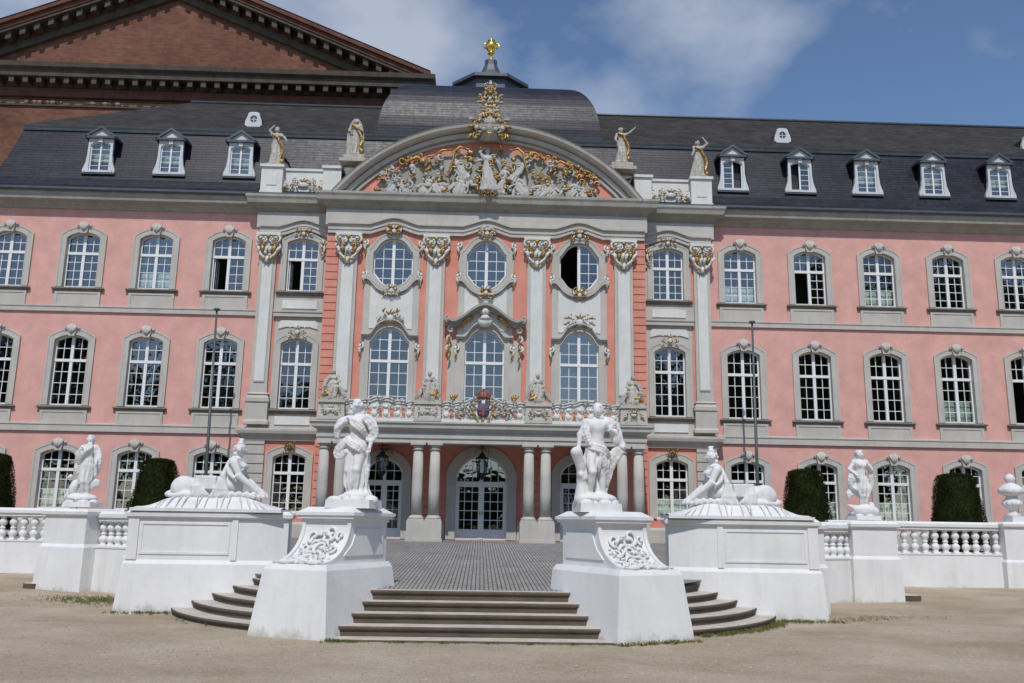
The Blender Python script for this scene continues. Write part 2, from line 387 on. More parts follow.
def top_seg(w, zs, zc):
    s = zc-zs; R = (w*w+s*s)/(2*s)
    return lambda x: zc-R+sqrt(max(0, R*R-x*x))
BT = [(0, 1), (.13, .985), (.27, .945), (.4, .875), (.52, .775), (.63, .64), (.72, .48), (.8, .31), (.88, .15), (.94, .05), (1, 0)]
def bellf(t):
    t = min(1, max(0, t))
    for (a, fa), (b, fb) in zip(BT, BT[1:]):
        if t <= b: return fa+(fb-fa)*(t-a)/(b-a)
    return 0
def top_bell(w, zs, zc):
    return lambda x: zs+(zc-zs)*bellf(abs(x)/w)
def loop(w, zb, top, bot=None, n=27):
    xs = lin(-w, w, n)
    L = [(-w, zb)] if bot is None else []
    L += [(x, top(x)) for x in xs]
    if bot is None: L += [(w, zb)]
    else: L += [(x, bot(x)) for x in reversed(xs)]
    return L
def offset(L, d, closed=True):
    n = len(L); out = []
    for i in range(n):
        p = Vector(L[i]); a = Vector(L[(i-1) % n]) if (closed or i > 0) else None; b = Vector(L[(i+1) % n]) if (closed or i < n-1) else None
        ns = []
        if a is not None and (p-a).length > 1e-6: t = (p-a).normalized(); ns.append(Vector((-t.y, t.x)))
        if b is not None and (b-p).length > 1e-6: t = (b-p).normalized(); ns.append(Vector((-t.y, t.x)))
        if len(ns) == 2:
            m = (ns[0]+ns[1])/max(.45, 1+ns[0].dot(ns[1]))
        else: m = ns[0]
        out.append((p.x+m.x*d, p.y+m.y*d))
    return out
def clipx(top, bot, z, w):
    xs = [x for x in lin(0, w, 60) if top(x) > z and bot(x) < z]
    return max(xs) if xs else 0

def window(name, w, zb, zs, zc, ztr, kind='seg', rows=(2, 4), cols=2, oval=None, parent=None, loc=(0, 0, 0),
           openl=False, openhalf=False, surround=.27, sill=True, apron=None, key=True, curtain=False, bars=.029, zf=.13, opened_leaf=True, kick=0):
    """frame mesh = the window itself; children surround, pane, sill, keystone..."""
    top = top_seg(w, zs, zc) if kind == 'seg' else top_bell(w, zs, zc)
    botf = (lambda x: zb)
    if oval: botf = lambda x: oval[1]-(oval[1]-oval[0])*bellf(abs(x)/w)
    L = loop(w, zb, top, botf if oval else None)
    f = MB(); y0, y1 = zf, zf+.08
    f.ring(offset(L, -.075), offset(L, .03), y0, y1)
    # mullion and transom
    f.box(-.065, .065, y0-.02, y1-.01, botf(0)+.02, top(0)-.02)
    if ztr: f.box(-w+.04, w-.04, y0-.035, y1-.02, ztr-.06, ztr+.06)
    if kick:
        f.box(-w+.05, w-.05, y0+.005, y1-.012, zb+.01, zb+kick); f.box(-.12, .12, y0-.012, y1-.013, zb+.02, ztr)
        for s_ in (-1, 1):
            f.box(*sorted((s_*(w-.17), s_*(w-.04))), y0+.002, y1-.011, zb+.02, ztr); f.box(*sorted((s_*.2, s_*(w-.22))), y0-.012, y0+.006, zb+.10, zb+kick-.08)
        f.box(-w+.05, w-.05, y0+.004, y1-.0125, ztr-.16, ztr)
    yb0, yb1 = y0+.02, y0+.05
    inner = w-.07
    def vbar(x, za, zz): f.box(x-bars/2, x+bars/2, yb0, yb1, za, zz)
    def hbar(z, xa, xb): f.box(xa, xb, yb0+.004, yb1-.004, z-bars/2, z+bars/2)
    zt = ztr if ztr else None
    z_lo = zb+kick
    for sgn in (-1, 1):
        leafopen = (openhalf and sgn == -1)
        for c_ in range(1, cols):
            x = sgn*(.065+(inner-.065)*c_/cols)
            if zt:
                vbar(x, zt+.05, top(x)-.03)
                if not ((openl or openhalf) and sgn == -1): vbar(x, max(z_lo, botf(x))+.02, zt-.05)
            elif not leafopen: vbar(x, botf(x)+.02, top(x)-.03)
        def rows_(z0, z1, n, skip):
            for r in range(1, n):
                z = z0+(z1-z0)*r/n
                xm = min(inner, clipx(top, botf, z, w)-.03)
                if skip or xm < .12: continue
                hbar(z, min(sgn*.06, sgn*xm), max(sgn*.06, sgn*xm))
        if zt:
            rows_(zt, max(top(0)-.05, zt+.3), rows[0], False)
            rows_(z_lo, zt, rows[1], (openl or openhalf) and sgn == -1)
        else: rows_(botf(0), top(0), rows[1], leafopen)
    if (openl or openhalf) and opened_leaf:   # the leaf swung inwards
        hi = (zt or zs)-.06; lo = zb+.06 if not oval else oval[1]
        xx = -inner+.02
        for a_, b__ in ((lo, lo+.06), (hi-.06, hi)): f.box(xx, xx+.045, y1+.01, y1+.62, a_, b__)
        for ya in (y1+.01, y1+.3, y1+.56): f.box(xx+.003, xx+.04, ya, ya+.05, lo+.06, hi-.06)
        for r in range(1, 4): z = lo+(hi-lo)*r/4; f.box(xx+.008, xx+.035, y1+.06, y1+.56, z-.018, z+.018)
    def off(mb): return mb.xf(lambda x, y, z: (x+loc[0], y+loc[1], z+loc[2]))
    root = off(f).build(name, WHITE, parent, loc)
    # pane
    pn = MB(); yp = y0+.035
    def sheet(pts): pn.add([(x, yp, z) for x, z in pts], [tuple(range(len(pts)))])
    if not (openl or openhalf): sheet(offset(L, -.03))
    elif zt:
        xs = lin(-w+.03, w-.03, 15)
        sheet([(-w+.03, zt)]+[(x, top(x)-.03) for x in xs]+[(w-.03, zt)])
        sheet([(0, zb+.03), (0, zt-.001), (w-.03, zt-.001), (w-.03, zb+.03)])
    else:
        xs = lin(0, w-.03, 10); sheet([(x, top(x)-.03) for x in xs]+[(x, botf(x)+.03) for x in reversed(xs)])
    off(pn).build('pane', GLASS, root, loc)
    # stone surround
    if surround:
        s = MB()
        LL = loop(w-.015, zb, top, botf if oval else None)
        cl = bool(oval)
        s.ring(LL, offset(LL, surround, cl), -.07, .30, cl)
        s.ring(offset(LL, surround-.06, cl), offset(LL, surround+.012, cl), -.09, -.055, cl)
        s.ring(offset(LL, .0, cl), offset(LL, .03, cl), -.08, -.06, cl)
        off(s).build('surround', STONE, root, loc)
    if key:
        k = MB(); zk = zc+surround-.06
        k.prism([(-.13, zk-.28), (.13, zk-.28), (.21, zk+.1), (-.21, zk+.1)], -.17, .0)
        for i in range(-2, 3):
            a = i*.42; k.tube([(0, -.17, zk-.2), (.14*sin(a), -.20, zk-.02), (.25*sin(a), -.17, zk+.02+.22*cos(a))], [.03, .05, .055], 6)
        for sx in (-1, 1): scroll(k, sx*.27, -.12, zk+.06, .06, 0, .7, sx, .03)
        off(k).build('keystone', STONE, root, loc)
    if sill:
        k = MB(); ww = w+surround+.10
        k.sweep([(-ww+.14, .05), (-ww+.14, 0.0), (ww-.14, 0.0), (ww-.14, .05)], [(-.02, zb-.02), (.14, zb-.03), (.17, zb-.09), (.10, zb-.15), (.06, zb-.21), (-.02, zb-.21)])
        k.box(-w-.02, w+.02, -.02, .22, zb-.05, zb-.001)
        off(k).build('sill', DARKST, root, loc)
    if apron:
        k = MB(); ww = w+surround-.02
        k.box(-ww, ww, -.045, .02, apron, zb-.20)
        k.ring([(-ww+.12, apron+.1), (-ww+.12, zb-.3), (ww-.12, zb-.3), (ww-.12, apron+.1)], [(-ww, apron+.002), (-ww, zb-.202), (ww, zb-.202), (ww, apron+.002)], -.07, -.04)
        off(k).build('apron', STONE, root, loc)
    if curtain:
        k = MB(); n = 24; V = []; zc_ = zb+(ztr-zb)*.5
        for i in range(n+1):
            x = -w+.06+(2*w-.12)*i/n; y = .34+.02*sin(i*1.9); V += [(x, y, zb+.05), (x, y, zc_), (x, y+.01, zb+.05), (x, y+.01, zc_)]
        Fq = []
        for i in range(n): Fq += [(4*i, 4*i+4, 4*i+5, 4*i+1), (4*i+2, 4*i+3, 4*i+7, 4*i+6), (4*i+1, 4*i+5, 4*i+7, 4*i+3)]
        k.add(V, Fq, True); off(k).build('curtain', CURT, root, loc)
    root['_w'] = tuple(loc)
    return root
def put(proto, x, y=None, dz=0):
    w0 = Vector(proto['_w'])
    c = copy_tree(proto, None, PAL); c.location = Vector((x, w0.y if y is None else y, w0.z+dz))-PW; return c

# levels (world z)
GL = dict(zb=2.33, zs=4.62, zc=4.83, ztr=3.97)
ML = dict(zb=6.68, zs=9.52, zc=9.76, ztr=8.65)
UL = dict(zb=11.90, zs=14.16, zc=14.42, ztr=13.47)
holes = []
W = .74
def wing_windows():
    gp = window('window', W, **GL, parent=PAL, loc=(WX[0], 0, 0), sill=False)
    gc = window('window', W, **GL, parent=PAL, loc=(WX[1], 0, 0), sill=False, curtain=True)
    mp_ = window('window', W, **ML, parent=PAL, loc=(WX[0], 0, 0), apron=5.92)
    up_ = window('window', W, **UL, parent=PAL, loc=(WX[0], 0, 0), apron=11.06)
    uo = window('window', W, **UL, parent=PAL, loc=(WX[3], 0, 0), apron=11.06, openl=True)
    uc = window('window', W, **UL, parent=PAL, loc=(WX[2], 0, 0), apron=11.06, curtain=True)
    mc_ = window('window', W, **ML, parent=PAL, loc=(WX[7], 0, 0), apron=5.92, curtain=True)
    mo = window('window', W, **ML, parent=PAL, loc=(WX[8], 0, 0), apron=5.92, openl=True)
    for i, x in enumerate(WX):
        if i not in (0, 1): put(gc if i in (1, 6, 5) else gp, x)
        if i not in (0, 7, 8): put(mp_, x)
        if i == 5: put(uo, x)
        elif i in (4, 6): put(uc, x)
        elif i not in (0, 2, 3): put(up_, x)
wing_windows()

def wall(mb, x0, x1, z0, z1, hs, y, th=.35):
    xs = sorted({x0, x1, *[h[0] for h in hs], *[h[1] for h in hs]}); zs = sorted({z0, z1, *[h[2] for h in hs], *[h[3] for h in hs]})
    for i in range(len(xs)-1):
        for j in range(len(zs)-1):
            xa, xb, za, zb = xs[i], xs[i+1], zs[j], zs[j+1]; xm, zm = (xa+xb)/2, (za+zb)/2
            if any(h[0] < xm < h[1] and h[2] < zm < h[3] for h in hs): continue
            mb.add([(xa, y, za), (xb, y, za), (xb, y, zb), (xa, y, zb)], [(0, 1, 2, 3)])
            mb.add([(xa, y+th, za), (xb, y+th, za), (xb, y+th, zb), (xa, y+th, zb)], [(0, 3, 2, 1)])
    for (a, b, c, d, *nr) in hs:
        if nr: continue
        mb.add([(a, y, c), (b, y, c), (b, y+th, c), (a, y+th, c), (a, y, d), (b, y, d), (b, y+th, d), (a, y+th, d)], [(0, 1, 2, 3), (4, 5, 6, 7), (0, 3, 7, 4), (1, 2, 6, 5)])
    mb.add([(x0, y, z0), (x0, y+th, z0), (x0, y+th, z1), (x0, y, z1), (x1, y, z0), (x1, y+th, z0), (x1, y+th, z1), (x1, y, z1)], [(0, 1, 2, 3), (4, 7, 6, 5)])
def hole(x, L, w=.84): return (x-w, x+w, L['zb']-.04, L['zc']+.025)
for (x0, x1, xs) in ((XL, -10.0, WX[:4]), (10.0, XR, WX[4:])):
    mb = MB(); wall(mb, x0, x1, 1.0, 15.6, [hole(x, L) for x in xs for L in (GL, ML, UL)], 0)
    mb.build('wall', PINK, PAL)
mb = MB(); mb.box(XL+.002, XL+.35, .352, YB-.4, 1.0, 15.6); mb.box(XL, XR, YB-.35, YB, 1.0, 15.6); mb.box(XR-.35, XR-.002, .352, YB-.4, 1.0, 15.6)
mb.build('wall', PINK, PAL)
# floors and inner walls seen through the panes
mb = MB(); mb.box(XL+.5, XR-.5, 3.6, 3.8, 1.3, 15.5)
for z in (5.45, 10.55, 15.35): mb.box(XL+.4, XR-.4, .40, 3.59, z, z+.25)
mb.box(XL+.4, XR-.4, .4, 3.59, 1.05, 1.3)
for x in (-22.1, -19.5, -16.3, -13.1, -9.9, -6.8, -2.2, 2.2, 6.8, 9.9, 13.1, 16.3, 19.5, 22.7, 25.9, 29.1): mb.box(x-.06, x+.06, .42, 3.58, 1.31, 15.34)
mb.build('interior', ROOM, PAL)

# side bays ---------------------------------------------------------------
BX = 8.15
for sx in (-1, 1):
    mb = MB(); a, b = sorted((sx*6.9, sx*10.05))
    wall(mb, a, b, 1.0, 5.75, [hole(sx*BX, GL, .8)], YS); mb.build('wall', DEEP if True else PINK, PAL)
    mb = MB(); wall(mb, a, b, 5.75, 15.6, [hole(sx*BX, ML, .8), hole(sx*BX, UL, .8)], YS)
    mb.build('wall', STONE, PAL)
    # coral strips beside pilaster and quoins
    mb = MB()
    for (xa, xb) in ((9.17, 9.30), (7.06, 7.12)):
        mb.box(*sorted((sx*xa, sx*xb)), YS-.012, YS+.05, 5.95, 10.68); mb.box(*sorted((sx*xa, sx*xb)), YS-.012, YS+.05, 11.75, 14.4)
    mb.build('stucco_strip', DEEP, PAL)
    # apron panels, pale inset plates
    for z_ in (11.1, 6.0): MB().box(*sorted((sx*(BX-.75), sx*(BX+.75))), YS-.05, YS+.02, z_, z_+.36).build('panel', PALE, PAL)
    mb = MB()
    P = [(-.85, 10.18), (-.5, 10.28), (.5, 10.28), (.85, 10.18), (.85, 10.42), (.75, 10.56), (-.75, 10.56), (-.85, 10.42)]
    mb.prism([(sx*BX+x, z) for x, z in P], YS-.05, YS+.02)
    mb.build('panel', PALE, PAL)
    mb = MB(); xa, xb = sorted((sx*7.06, sx*9.24))
    mb.box(xa, xb, YS-.16, YS+.01, 10.72, 10.95); mb.box(xa, xb, YS-.20, YS+.01, 10.90, 10.99)
    mb.build('string_course', STONE, PAL)
    # rusticated strip at ground floor below the pilaster
    mb = MB(); z = 1.95
    while z < 5.3: mb.box(*sorted((sx*9.22, sx*10.1)), YS-.10, YS+.01, z, z+.36); z += .40
    mb.build('rusticated_strip', STONE, PAL)
gS = window('window', .70, **GL, parent=PAL, loc=(-BX, YS, 0), sill=False, key=False, surround=.30)
mS = window('window', .70, **ML, parent=PAL, loc=(-BX, YS, 0), sill=True, key=False, surround=.24)
uS = window('window', .70, zb=11.90, zs=14.1, zc=14.3, ztr=13.37, parent=PAL, loc=(-BX, YS, 0), sill=True, key=False, surround=.24, openl=True)
uS2 = window('window', .70, zb=11.90, zs=14.1, zc=14.3, ztr=13.37, parent=PAL, loc=(BX, YS, 0), sill=True, key=False, surround=.24)
gS2 = window('window', .70, **GL, parent=PAL, loc=(BX, YS, 0), sill=False, key=False, surround=.30, curtain=True)
put(mS, BX)
# centre block --------------------------------------------------------------
CX = (-4.08, 0, 4.08)
UO = dict(zb=12.0, zs=13.55, zc=14.22, ztr=None, kind='bell', oval=(12.0, 12.62), rows=(0, 5))
MC = dict(zb=6.75, zs=9.56, zc=10.22, ztr=8.76, kind='bell', rows=(3, 4))
mb = MB()
hs = []
def stepholes(x, w, top, bot, n=15):
    r = []
    for i in range(n):
        xa, xb = x-w+2*w*i/n, x-w+2*w*(i+1)/n; m = max(abs(xa-x), abs(xb-x)) if True else 0
        r.append((xa, xb, bot(m), top(m), 1))
    return r
for x in CX:
    hs += stepholes(x, .95, lambda m: 13.55+.67*bellf(m/1.02)+.08, lambda m: 12.62-.62*bellf(m/1.02)-.08)
    hs += stepholes(x, .93, lambda m: 9.56+.66*bellf(m/1.0)+.08, lambda m: 6.70)
hs += stepholes(0, 1.15, lambda m: top_seg(1.2, 3.98, 4.92)(m), lambda m: 1.35)+stepholes(-4.05, .84, lambda m: top_seg(.9, 4.08, 4.72)(m), lambda m: 1.35)+stepholes(4.05, .84, lambda m: top_seg(.9, 4.08, 4.72)(m), lambda m: 1.35)
wall(mb, -6.95, 6.95, 1.0, 15.6, hs, YC, .35)
for sx in (-1, 1): mb.box(*sorted((sx*6.94, sx*6.6)), YC+.352, .5, 1.0, 15.6)
mb.build('wall', DEEP, PAL)
for i, x in enumerate(CX):
    ww = window('window', .88, parent=PAL, loc=(x, YC, 0), sill=False, key=False, surround=.24, openhalf=(i == 2), opened_leaf=False, **UO)
    wm = window('window', .86, parent=PAL, loc=(x, YC, 0), sill=False, key=False, surround=.22, **MC)
    # grey field and pale plate between the two windows, moulded hood and apron
    g = MB(); xs = lin(-1.14, 1.14, 25)
    ob = lambda u: 12.62-.62*bellf(abs(u)/.88)-.2
    tb = top_bell(.86, 9.56, 10.22)
    g.band([x+u for u in xs], lambda q: (tb(q-x) if abs(q-x) < .86 else 9.56)+.16, lambda q: ob(q-x), YC-.04, YC+.01)
    for s_ in (-1, 1): g.box(*sorted((x+s_*1.07, x+s_*1.20)), YC-.035, YC+.01, 6.7, 14.1)
    for s_ in (-1, 1):
        g.box(*sorted((x+s_*1.0, x+s_*1.17)), YC-.05, YC+.008, 12.72, 13.78)
        g.prism([(x+s_*.62, 14.12), (x+s_*1.17, 13.76), (x+s_*1.17, 13.5), (x+s_*.95, 13.5)], YC-.045, YC+.006)
        if i == 1: g.box(*sorted((x+s_*1.07, x+s_*1.58)), YC-.052, YC+.012, 6.7, 9.7); g.box(*sorted((x+s_*1.28, x+s_*1.40)), YC-.085, YC, 6.9, 9.3)
    g.build('window_field', STONE, PAL)
    g = MB(); xs = lin(-.92, .92, 25)
    g.band([x+u for u in xs], lambda q: max(tb(q-x)+.42, 10.15) if abs(q-x) < .86 else 10.15, lambda q: ob(q-x)-.24-.12*(abs(q-x)/.92)**3, YC-.075, YC-.03)
    g.build('panel', PALE, PAL)
    g = MB()
    for (dz, th, yy) in ((.20, .10, .16), (.28, .07, .24)):
        xs = lin(-1.22, 1.22, 33)
        fb = lambda q, dz=dz: (tb(q-x) if abs(q-x) < .86 else 9.56-.0*abs(q-x))+dz
        g.band([x+u for u in xs], fb, lambda q, th=th, fb=fb: fb(q)+th, YC-yy, YC+.01)
    g.build('hood_moulding', STONE, PAL)
    g = MB(); xs = lin(-1.2, 1.2, 33)
    fb = lambda q: 12.62-.62*bellf(abs(q-x)/1.08)-.30
    g.band([x+u for u in xs], fb, lambda q: fb(q)+.10, YC-.20, YC+.01)
    g.band([x+u for u in xs], lambda q: fb(q)+.13, lambda q: fb(q)+.21, YC-.13, YC+.01)
    g.build('apron_moulding', STONE, PAL)
    # side scroll brackets (white volutes with gilding)
    for s_ in (-1, 1):
        for zz in (12.55, 9.35, 13.95):
            S_, G_ = MB(), MB()
            scroll(S_, x+s_*1.22, YC-.1, zz, .15, pi/2, .8, s_, .055)
            S_.tube([(x+s_*1.22, YC-.08, zz+.1), (x+s_*1.27, YC-.12, zz-.1), (x+s_*1.2, YC-.08, zz-.35), (x+s_*1.24, YC-.05, zz-.5)], [.05, .06, .045, .02], 6)
            leaf(G_, x+s_*1.2, YC-.1, zz-.15, -pi/2, .28, .03); G_.ball((x+s_*1.2, YC-.12, zz+.17), .05, 6, 4)
            o = S_.build('scroll_bracket', PALE, PAL, (x+s_*1.22, YC-.08, zz)); G_.build('gilding', GOLD, o)
    put0 = [(12.0-.17, .7, .65, 31), (14.52, .8, .62, 33)]
    if i != 1: put0.append((10.62, 1.15, .95, 40+i))
    for (z, w_, h_, sd_) in put0:
        S_, G_ = ornament(w_, h_, 12, sd_+i, .66, 1.0, True, (x, YC-.15, z))
        o = S_.build('cartouche', PALE, PAL, (x, YC-.1, z)); G_.build('gilding', GOLD, o)
# grand hood over the middle window with broken pediment and bust
g = MB(); xs = lin(-1.75, 1.75, 41)
hood = lambda u: 10.35+.75*(cos(pi*min(1, abs(u)/1.45))+1)/2+(.05 if abs(u) > 1.45 else 0)
g.band(xs, hood, lambda u: hood(u)+.09, YC-.42, YC+.01); g.band(xs, lambda u: hood(u)+.08, lambda u: hood(u)+.2, YC-.52, YC+.01)
g.band(xs, lambda u: hood(u)-.09, lambda u: hood(u)+.005, YC-.30, YC+.01)
for s_ in (-1, 1): scroll(g, s_*1.62, YC-.45, hood(1.6)+.12, .16, pi/2, .8, -s_, .07)
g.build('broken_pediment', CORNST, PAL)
S_, G_ = MB(), MB()
for s_ in (-1, 1):
    for q in range(3):
        scroll(S_, s_*(1.45+.05*q), YC-.2, 10.15-.42*q, .17-.02*q, pi/2, .9, -s_, .055)
        leaf(G_, s_*1.5, YC-.25, 9.95-.42*q, -pi/2, .3, .04)
    G_.tube([(s_*.55, YC-.2, 10.75), (s_*.75, YC-.25, 10.62), (s_*1.0, YC-.22, 10.42), (s_*1.2, YC-.18, 10.3)], [.12, .12, .09, .04], 7)
S_.ball((0, YC-.3, 10.95), (.17, .16, .2), 12, 8); S_.tube([(0, YC-.25, 10.82), (0, YC-.25, 10.6)], [.1, .3], 10); S_.ball((0, YC-.28, 10.5), (.33, .2, .25), 10, 6)
S_.ball((0, YC-.47, 10.93), (.03, .05, .04), 6, 4)
for a in lin(-2.2, 2.2, 7): S_.ball((.17*sin(a), YC-.25, 10.98+.14*cos(a)), .07, 6, 4)
o = S_.build('bust', PALE, PAL, (0, YC-.2, 10.5)); G_.build('gilding', GOLD, o)
# cartouches on side bay windows
for sx in (-1, 1):
    for (z, w_, h_, sd_, m_) in ((14.52, .7, .55, 51, GOLD), (10.05, .75, .7, 52, GOLD), (5.0, .6, .55, 53, GOLD)):
        S_, G_ = ornament(w_, h_, 6, sd_, .55, .85, True, (sx*BX, YS-.12, z))
        o = S_.build('cartouche', PALE if z > 6 else BRASS, PAL, (sx*BX, YS-.1, z)); G_.build('gilding', m_, o)

# pilasters ------------------------------------------------------------------
def pilaster(x, y, w, zb, zt, capw, ped=None, seed=1):
    mb = MB()
    mb.box(x-w/2, x+w/2, y-.16, y+.02, zb, zt)
    a = w/2-.12
    mb.box(x-a, x+a, y-.20, y-.155, zb+.45, zt-.25)      # raised middle panel
    o = mb.build('pilaster', STONE, PAL, (x, y, zb))
    mb = MB(); mb.prism([(x-a+.03, zb+.5), (x+a-.03, zb+.5), (x+a-.03, zt-.3), (x-a+.03, zt-.3)], y-.215, y-.19); mb.build('shaft_panel', PALE, o)
    mb = MB(); P_ = [(x-w/2, y), (x-w/2, y-.16), (x+w/2, y-.16), (x+w/2, y)]
    mb.sweep(P_, [(0, zb), (.03, zb), (.10, zb-.07), (.05, zb-.13), (.13, zb-.24), (.13, zb-.30), (0, zb-.30)])
    if ped is not None:
        q = [(x-w/2-.10, y), (x-w/2-.10, y-.24), (x+w/2+.10, y-.24), (x+w/2+.10, y)]
        mb.box(x-w/2-.10, x+w/2+.10, y-.24, y+.02, ped, zb-.30)
        mb.sweep(q, [(0, ped), (.07, ped), (.07, ped+.12), (.02, ped+.2), (0, ped+.2)]); mb.sweep(q, [(0, zb-.45), (.05, zb-.40), (.05, zb-.301), (0, zb-.301)])
    mb.build('base', STONE, o)
    S_, G_ = MB(), MB(); H = 1.15; zc = zt
    S_.hexa([(x-w/2+.03, y-.2, zc), (x+w/2-.03, y-.2, zc), (x+w/2-.03, y, zc), (x-w/2+.03, y, zc)], [(x-w/2-.02, y-.28, zc+H-.12), (x+w/2+.02, y-.28, zc+H-.12), (x+w/2+.02, y, zc+H-.12), (x-w/2-.02, y, zc+H-.12)])
    S_.box(x-w/2-.17, x+w/2+.17, y-.36, y, zc+H-.12, zc+H)
    rng = random.Random(seed)
    for s_ in (-1, 1):
        scroll(S_, x+s_*(w/2+.0), y-.30, zc+H-.30, .20, pi/2, .9, -s_, .065); scroll(S_, x+s_*.16, y-.33, zc+H-.36, .13, pi/2, .85, s_, .045)
        scroll(G_, x+s_*(w/2-.02), y-.36, zc+H-.30, .13, pi/2, .8, -s_, .03)
        for k in range(3): leaf(S_ if k != 1 else G_, x+s_*(.08+.14*k), y-.25, zc+.18, pi/2-s_*.15*k, .42, .06)
        for k in range(2): leaf(G_, x+s_*(.12+.2*k), y-.33, zc+.48, pi/2-s_*.5, .25, .04)
        S_.tube([(x, y-.3, zc-.16), (x+s_*.13, y-.33, zc-.02), (x+s_*.32, y-.3, zc+.16), (x+s_*w*.6, y-.27, zc+.5)], [.045, .055, .05, .04], 6); leaf(G_, x+s_*.1, y-.34, zc+.05, -pi/2, .22, .03)
        scroll(S_, x+s_*(w/2+.12), y-.25, zc+.55, .15, pi/2, .85, s_, .05); scroll(G_, x+s_*.27, y-.36, zc+.62, .09, 0, .8, s_, .028)
    G_.ball((x, y-.36, zc+H-.2), (.11, .08, .1), 8, 5); S_.ball((x, y-.3, zc-.08), (.12, .08, .16), 8, 5)
    for k in range(9): (S_ if k % 2 else G_).ball((x+rng.uniform(-.38, .38)*w, y-.31, zc+rng.uniform(0, .9)), rng.uniform(.05, .085), 6, 4)
    c_ = S_.build('capital', PALE, o, (x, y, zc)); G_.build('gilding', GOLD, c_)
for k, x in enumerate((-6.02, -2.2, 2.2, 6.02)): pilaster(x, YC, .80, 6.95, 13.2, .9, 5.95, k)
for k, x in enumerate((-9.64, 9.64)): pilaster(x, YS, .72, 7.35, 13.32, .8, 5.98, 10+k)
# half capitals at the outer edge of side-bay windows
for sx in (-1, 1):
    S_, G_ = ornament(.38, 1.0, 9, 71, .5, .8, True, (sx*7.2, YS-.12, 13.85)); o = S_.build('cartouche', PALE, PAL, (sx*7.2, YS-.1, 13.8)); G_.build('gilding', GOLD, o)
# quoins
for sx in (-1, 1):
    mb = MB(); z = 1.95
    while z < 14.3:
        if not 5.2 < z < 5.75: mb.box(*sorted((sx*6.46, sx*7.0)), YC-.05, YC+.02, z, min(z+.30, 14.35)); mb.box(*sorted((sx*6.948, sx*6.99)), YC-.048, YS-.01, z+.001, min(z+.298, 14.35))
        z += .345
    mb.build('quoin', DEEP, PAL)

# horizontal mouldings --------------------------------------------------------
def wingpath(sx, y=0, yend=None):
    return [(XL, YB), (XL, y), (-10.05, y)] if sx < 0 else [(10.05, y), (XR, y), (XR, YB)]
for sx in (-1, 1):
    mb = MB(); mb.sweep(wingpath(sx), [(0, 10.80), (.09, 10.79), (.09, 10.98), (.12, 11.0), (.12, 11.05), (0, 11.08)]); mb.build('string_course', STONE, PAL)
    mb = MB(); mb.sweep(wingpath(sx), [(0, 5.60), (.10, 5.58), (.10, 5.83), (.13, 5.85), (.13, 5.90), (0, 5.94)]); mb.build('string_course', STONE, PAL)
    mb = MB(); mb.sweep(wingpath(sx), [(0, 1.0), (.10, 1.0), (.10, 1.85), (.06, 1.92), (0, 1.95)]); mb.build('plinth', STONE, PAL)
    # side bay string with heavy dark ledge
    mb = MB(); P_ = [(-10.07, 0), (-10.07, YS-.02), (-6.95, YS-.02)] if sx < 0 else [(6.95, YS-.02), (10.07, YS-.02), (10.07, 0)]
    mb.sweep(P_, [(0, 5.30), (.10, 5.32), (.14, 5.5), (.30, 5.6), (.34, 5.72), (.34, 5.80), (0, 5.86)]); mb.build('string_course', STONE, PAL)
    mb = MB(); mb.sweep(P_, [(0, 1.0), (.14, 1.0), (.14, 1.85), (.08, 1.94), (0, 1.95)]); mb.build('plinth', STONE, PAL)
# entablature: wavy architrave, frieze, cornice
CORN = [(0, 15.48), (.10, 15.50), (.14, 15.60), (.26, 15.68), (.30, 15.76), (.52, 15.80), (.56, 15.96), (.62, 16.06), (.62, 16.16), (0, 16.28)]
full = [(XL, YB), (XL, 0), (-10.1, 0), (-10.1, YS), (-6.95, YS), (-6.95, YC), (6.95, YC), (6.95, YS), (10.1, YS), (10.1, 0), (XR, 0), (XR, YB)]
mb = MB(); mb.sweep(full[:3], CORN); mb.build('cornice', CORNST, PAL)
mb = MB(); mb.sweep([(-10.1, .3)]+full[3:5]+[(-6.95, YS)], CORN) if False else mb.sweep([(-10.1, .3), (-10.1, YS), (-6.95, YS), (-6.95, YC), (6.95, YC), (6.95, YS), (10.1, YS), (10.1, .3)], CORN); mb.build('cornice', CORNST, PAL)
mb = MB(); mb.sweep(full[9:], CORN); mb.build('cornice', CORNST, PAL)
mb = MB(); mb.sweep([(-10.08, .3), (-10.08, YS), (-6.93, YS), (-6.93, YC), (6.93, YC), (6.93, YS), (10.08, YS), (10.08, .3)], [(0, 14.75), (.16, 14.75), (.16, 15.47), (0, 15.47)]); mb.build('frieze', STONE, PAL)
def hump(cs, w, h):
    def f(x):
        for c_ in cs:
            if abs(x-c_) < w: return h*(.7*(cos(pi*abs(x-c_)/w)+1)/2+.3*sqrt(1-((x-c_)/w)**2))
        return 0
    return f
for (a, b, cs, y, yw) in ((-6.97, 6.97, CX, YC, .9), (-10.1, -6.98, (-BX,), YS, .9), (6.98, 10.1, (BX,), YS, .9)):
    h_ = hump(cs, 1.02, .30); xs = lin(a, b, 121 if b-a > 5 else 41)
    mb = MB()
    for (z0, z1, pr_) in ((14.38, 14.55, .14), (14.54, 14.78, .18), (14.77, 14.86, .28), (14.855, 14.94, .20)):
        mb.band(xs, lambda x, z0=z0: z0+h_(x), lambda x, z1=z1: z1+h_(x), y-pr_, y+.01)
    mb.build('architrave', STONE, PAL)

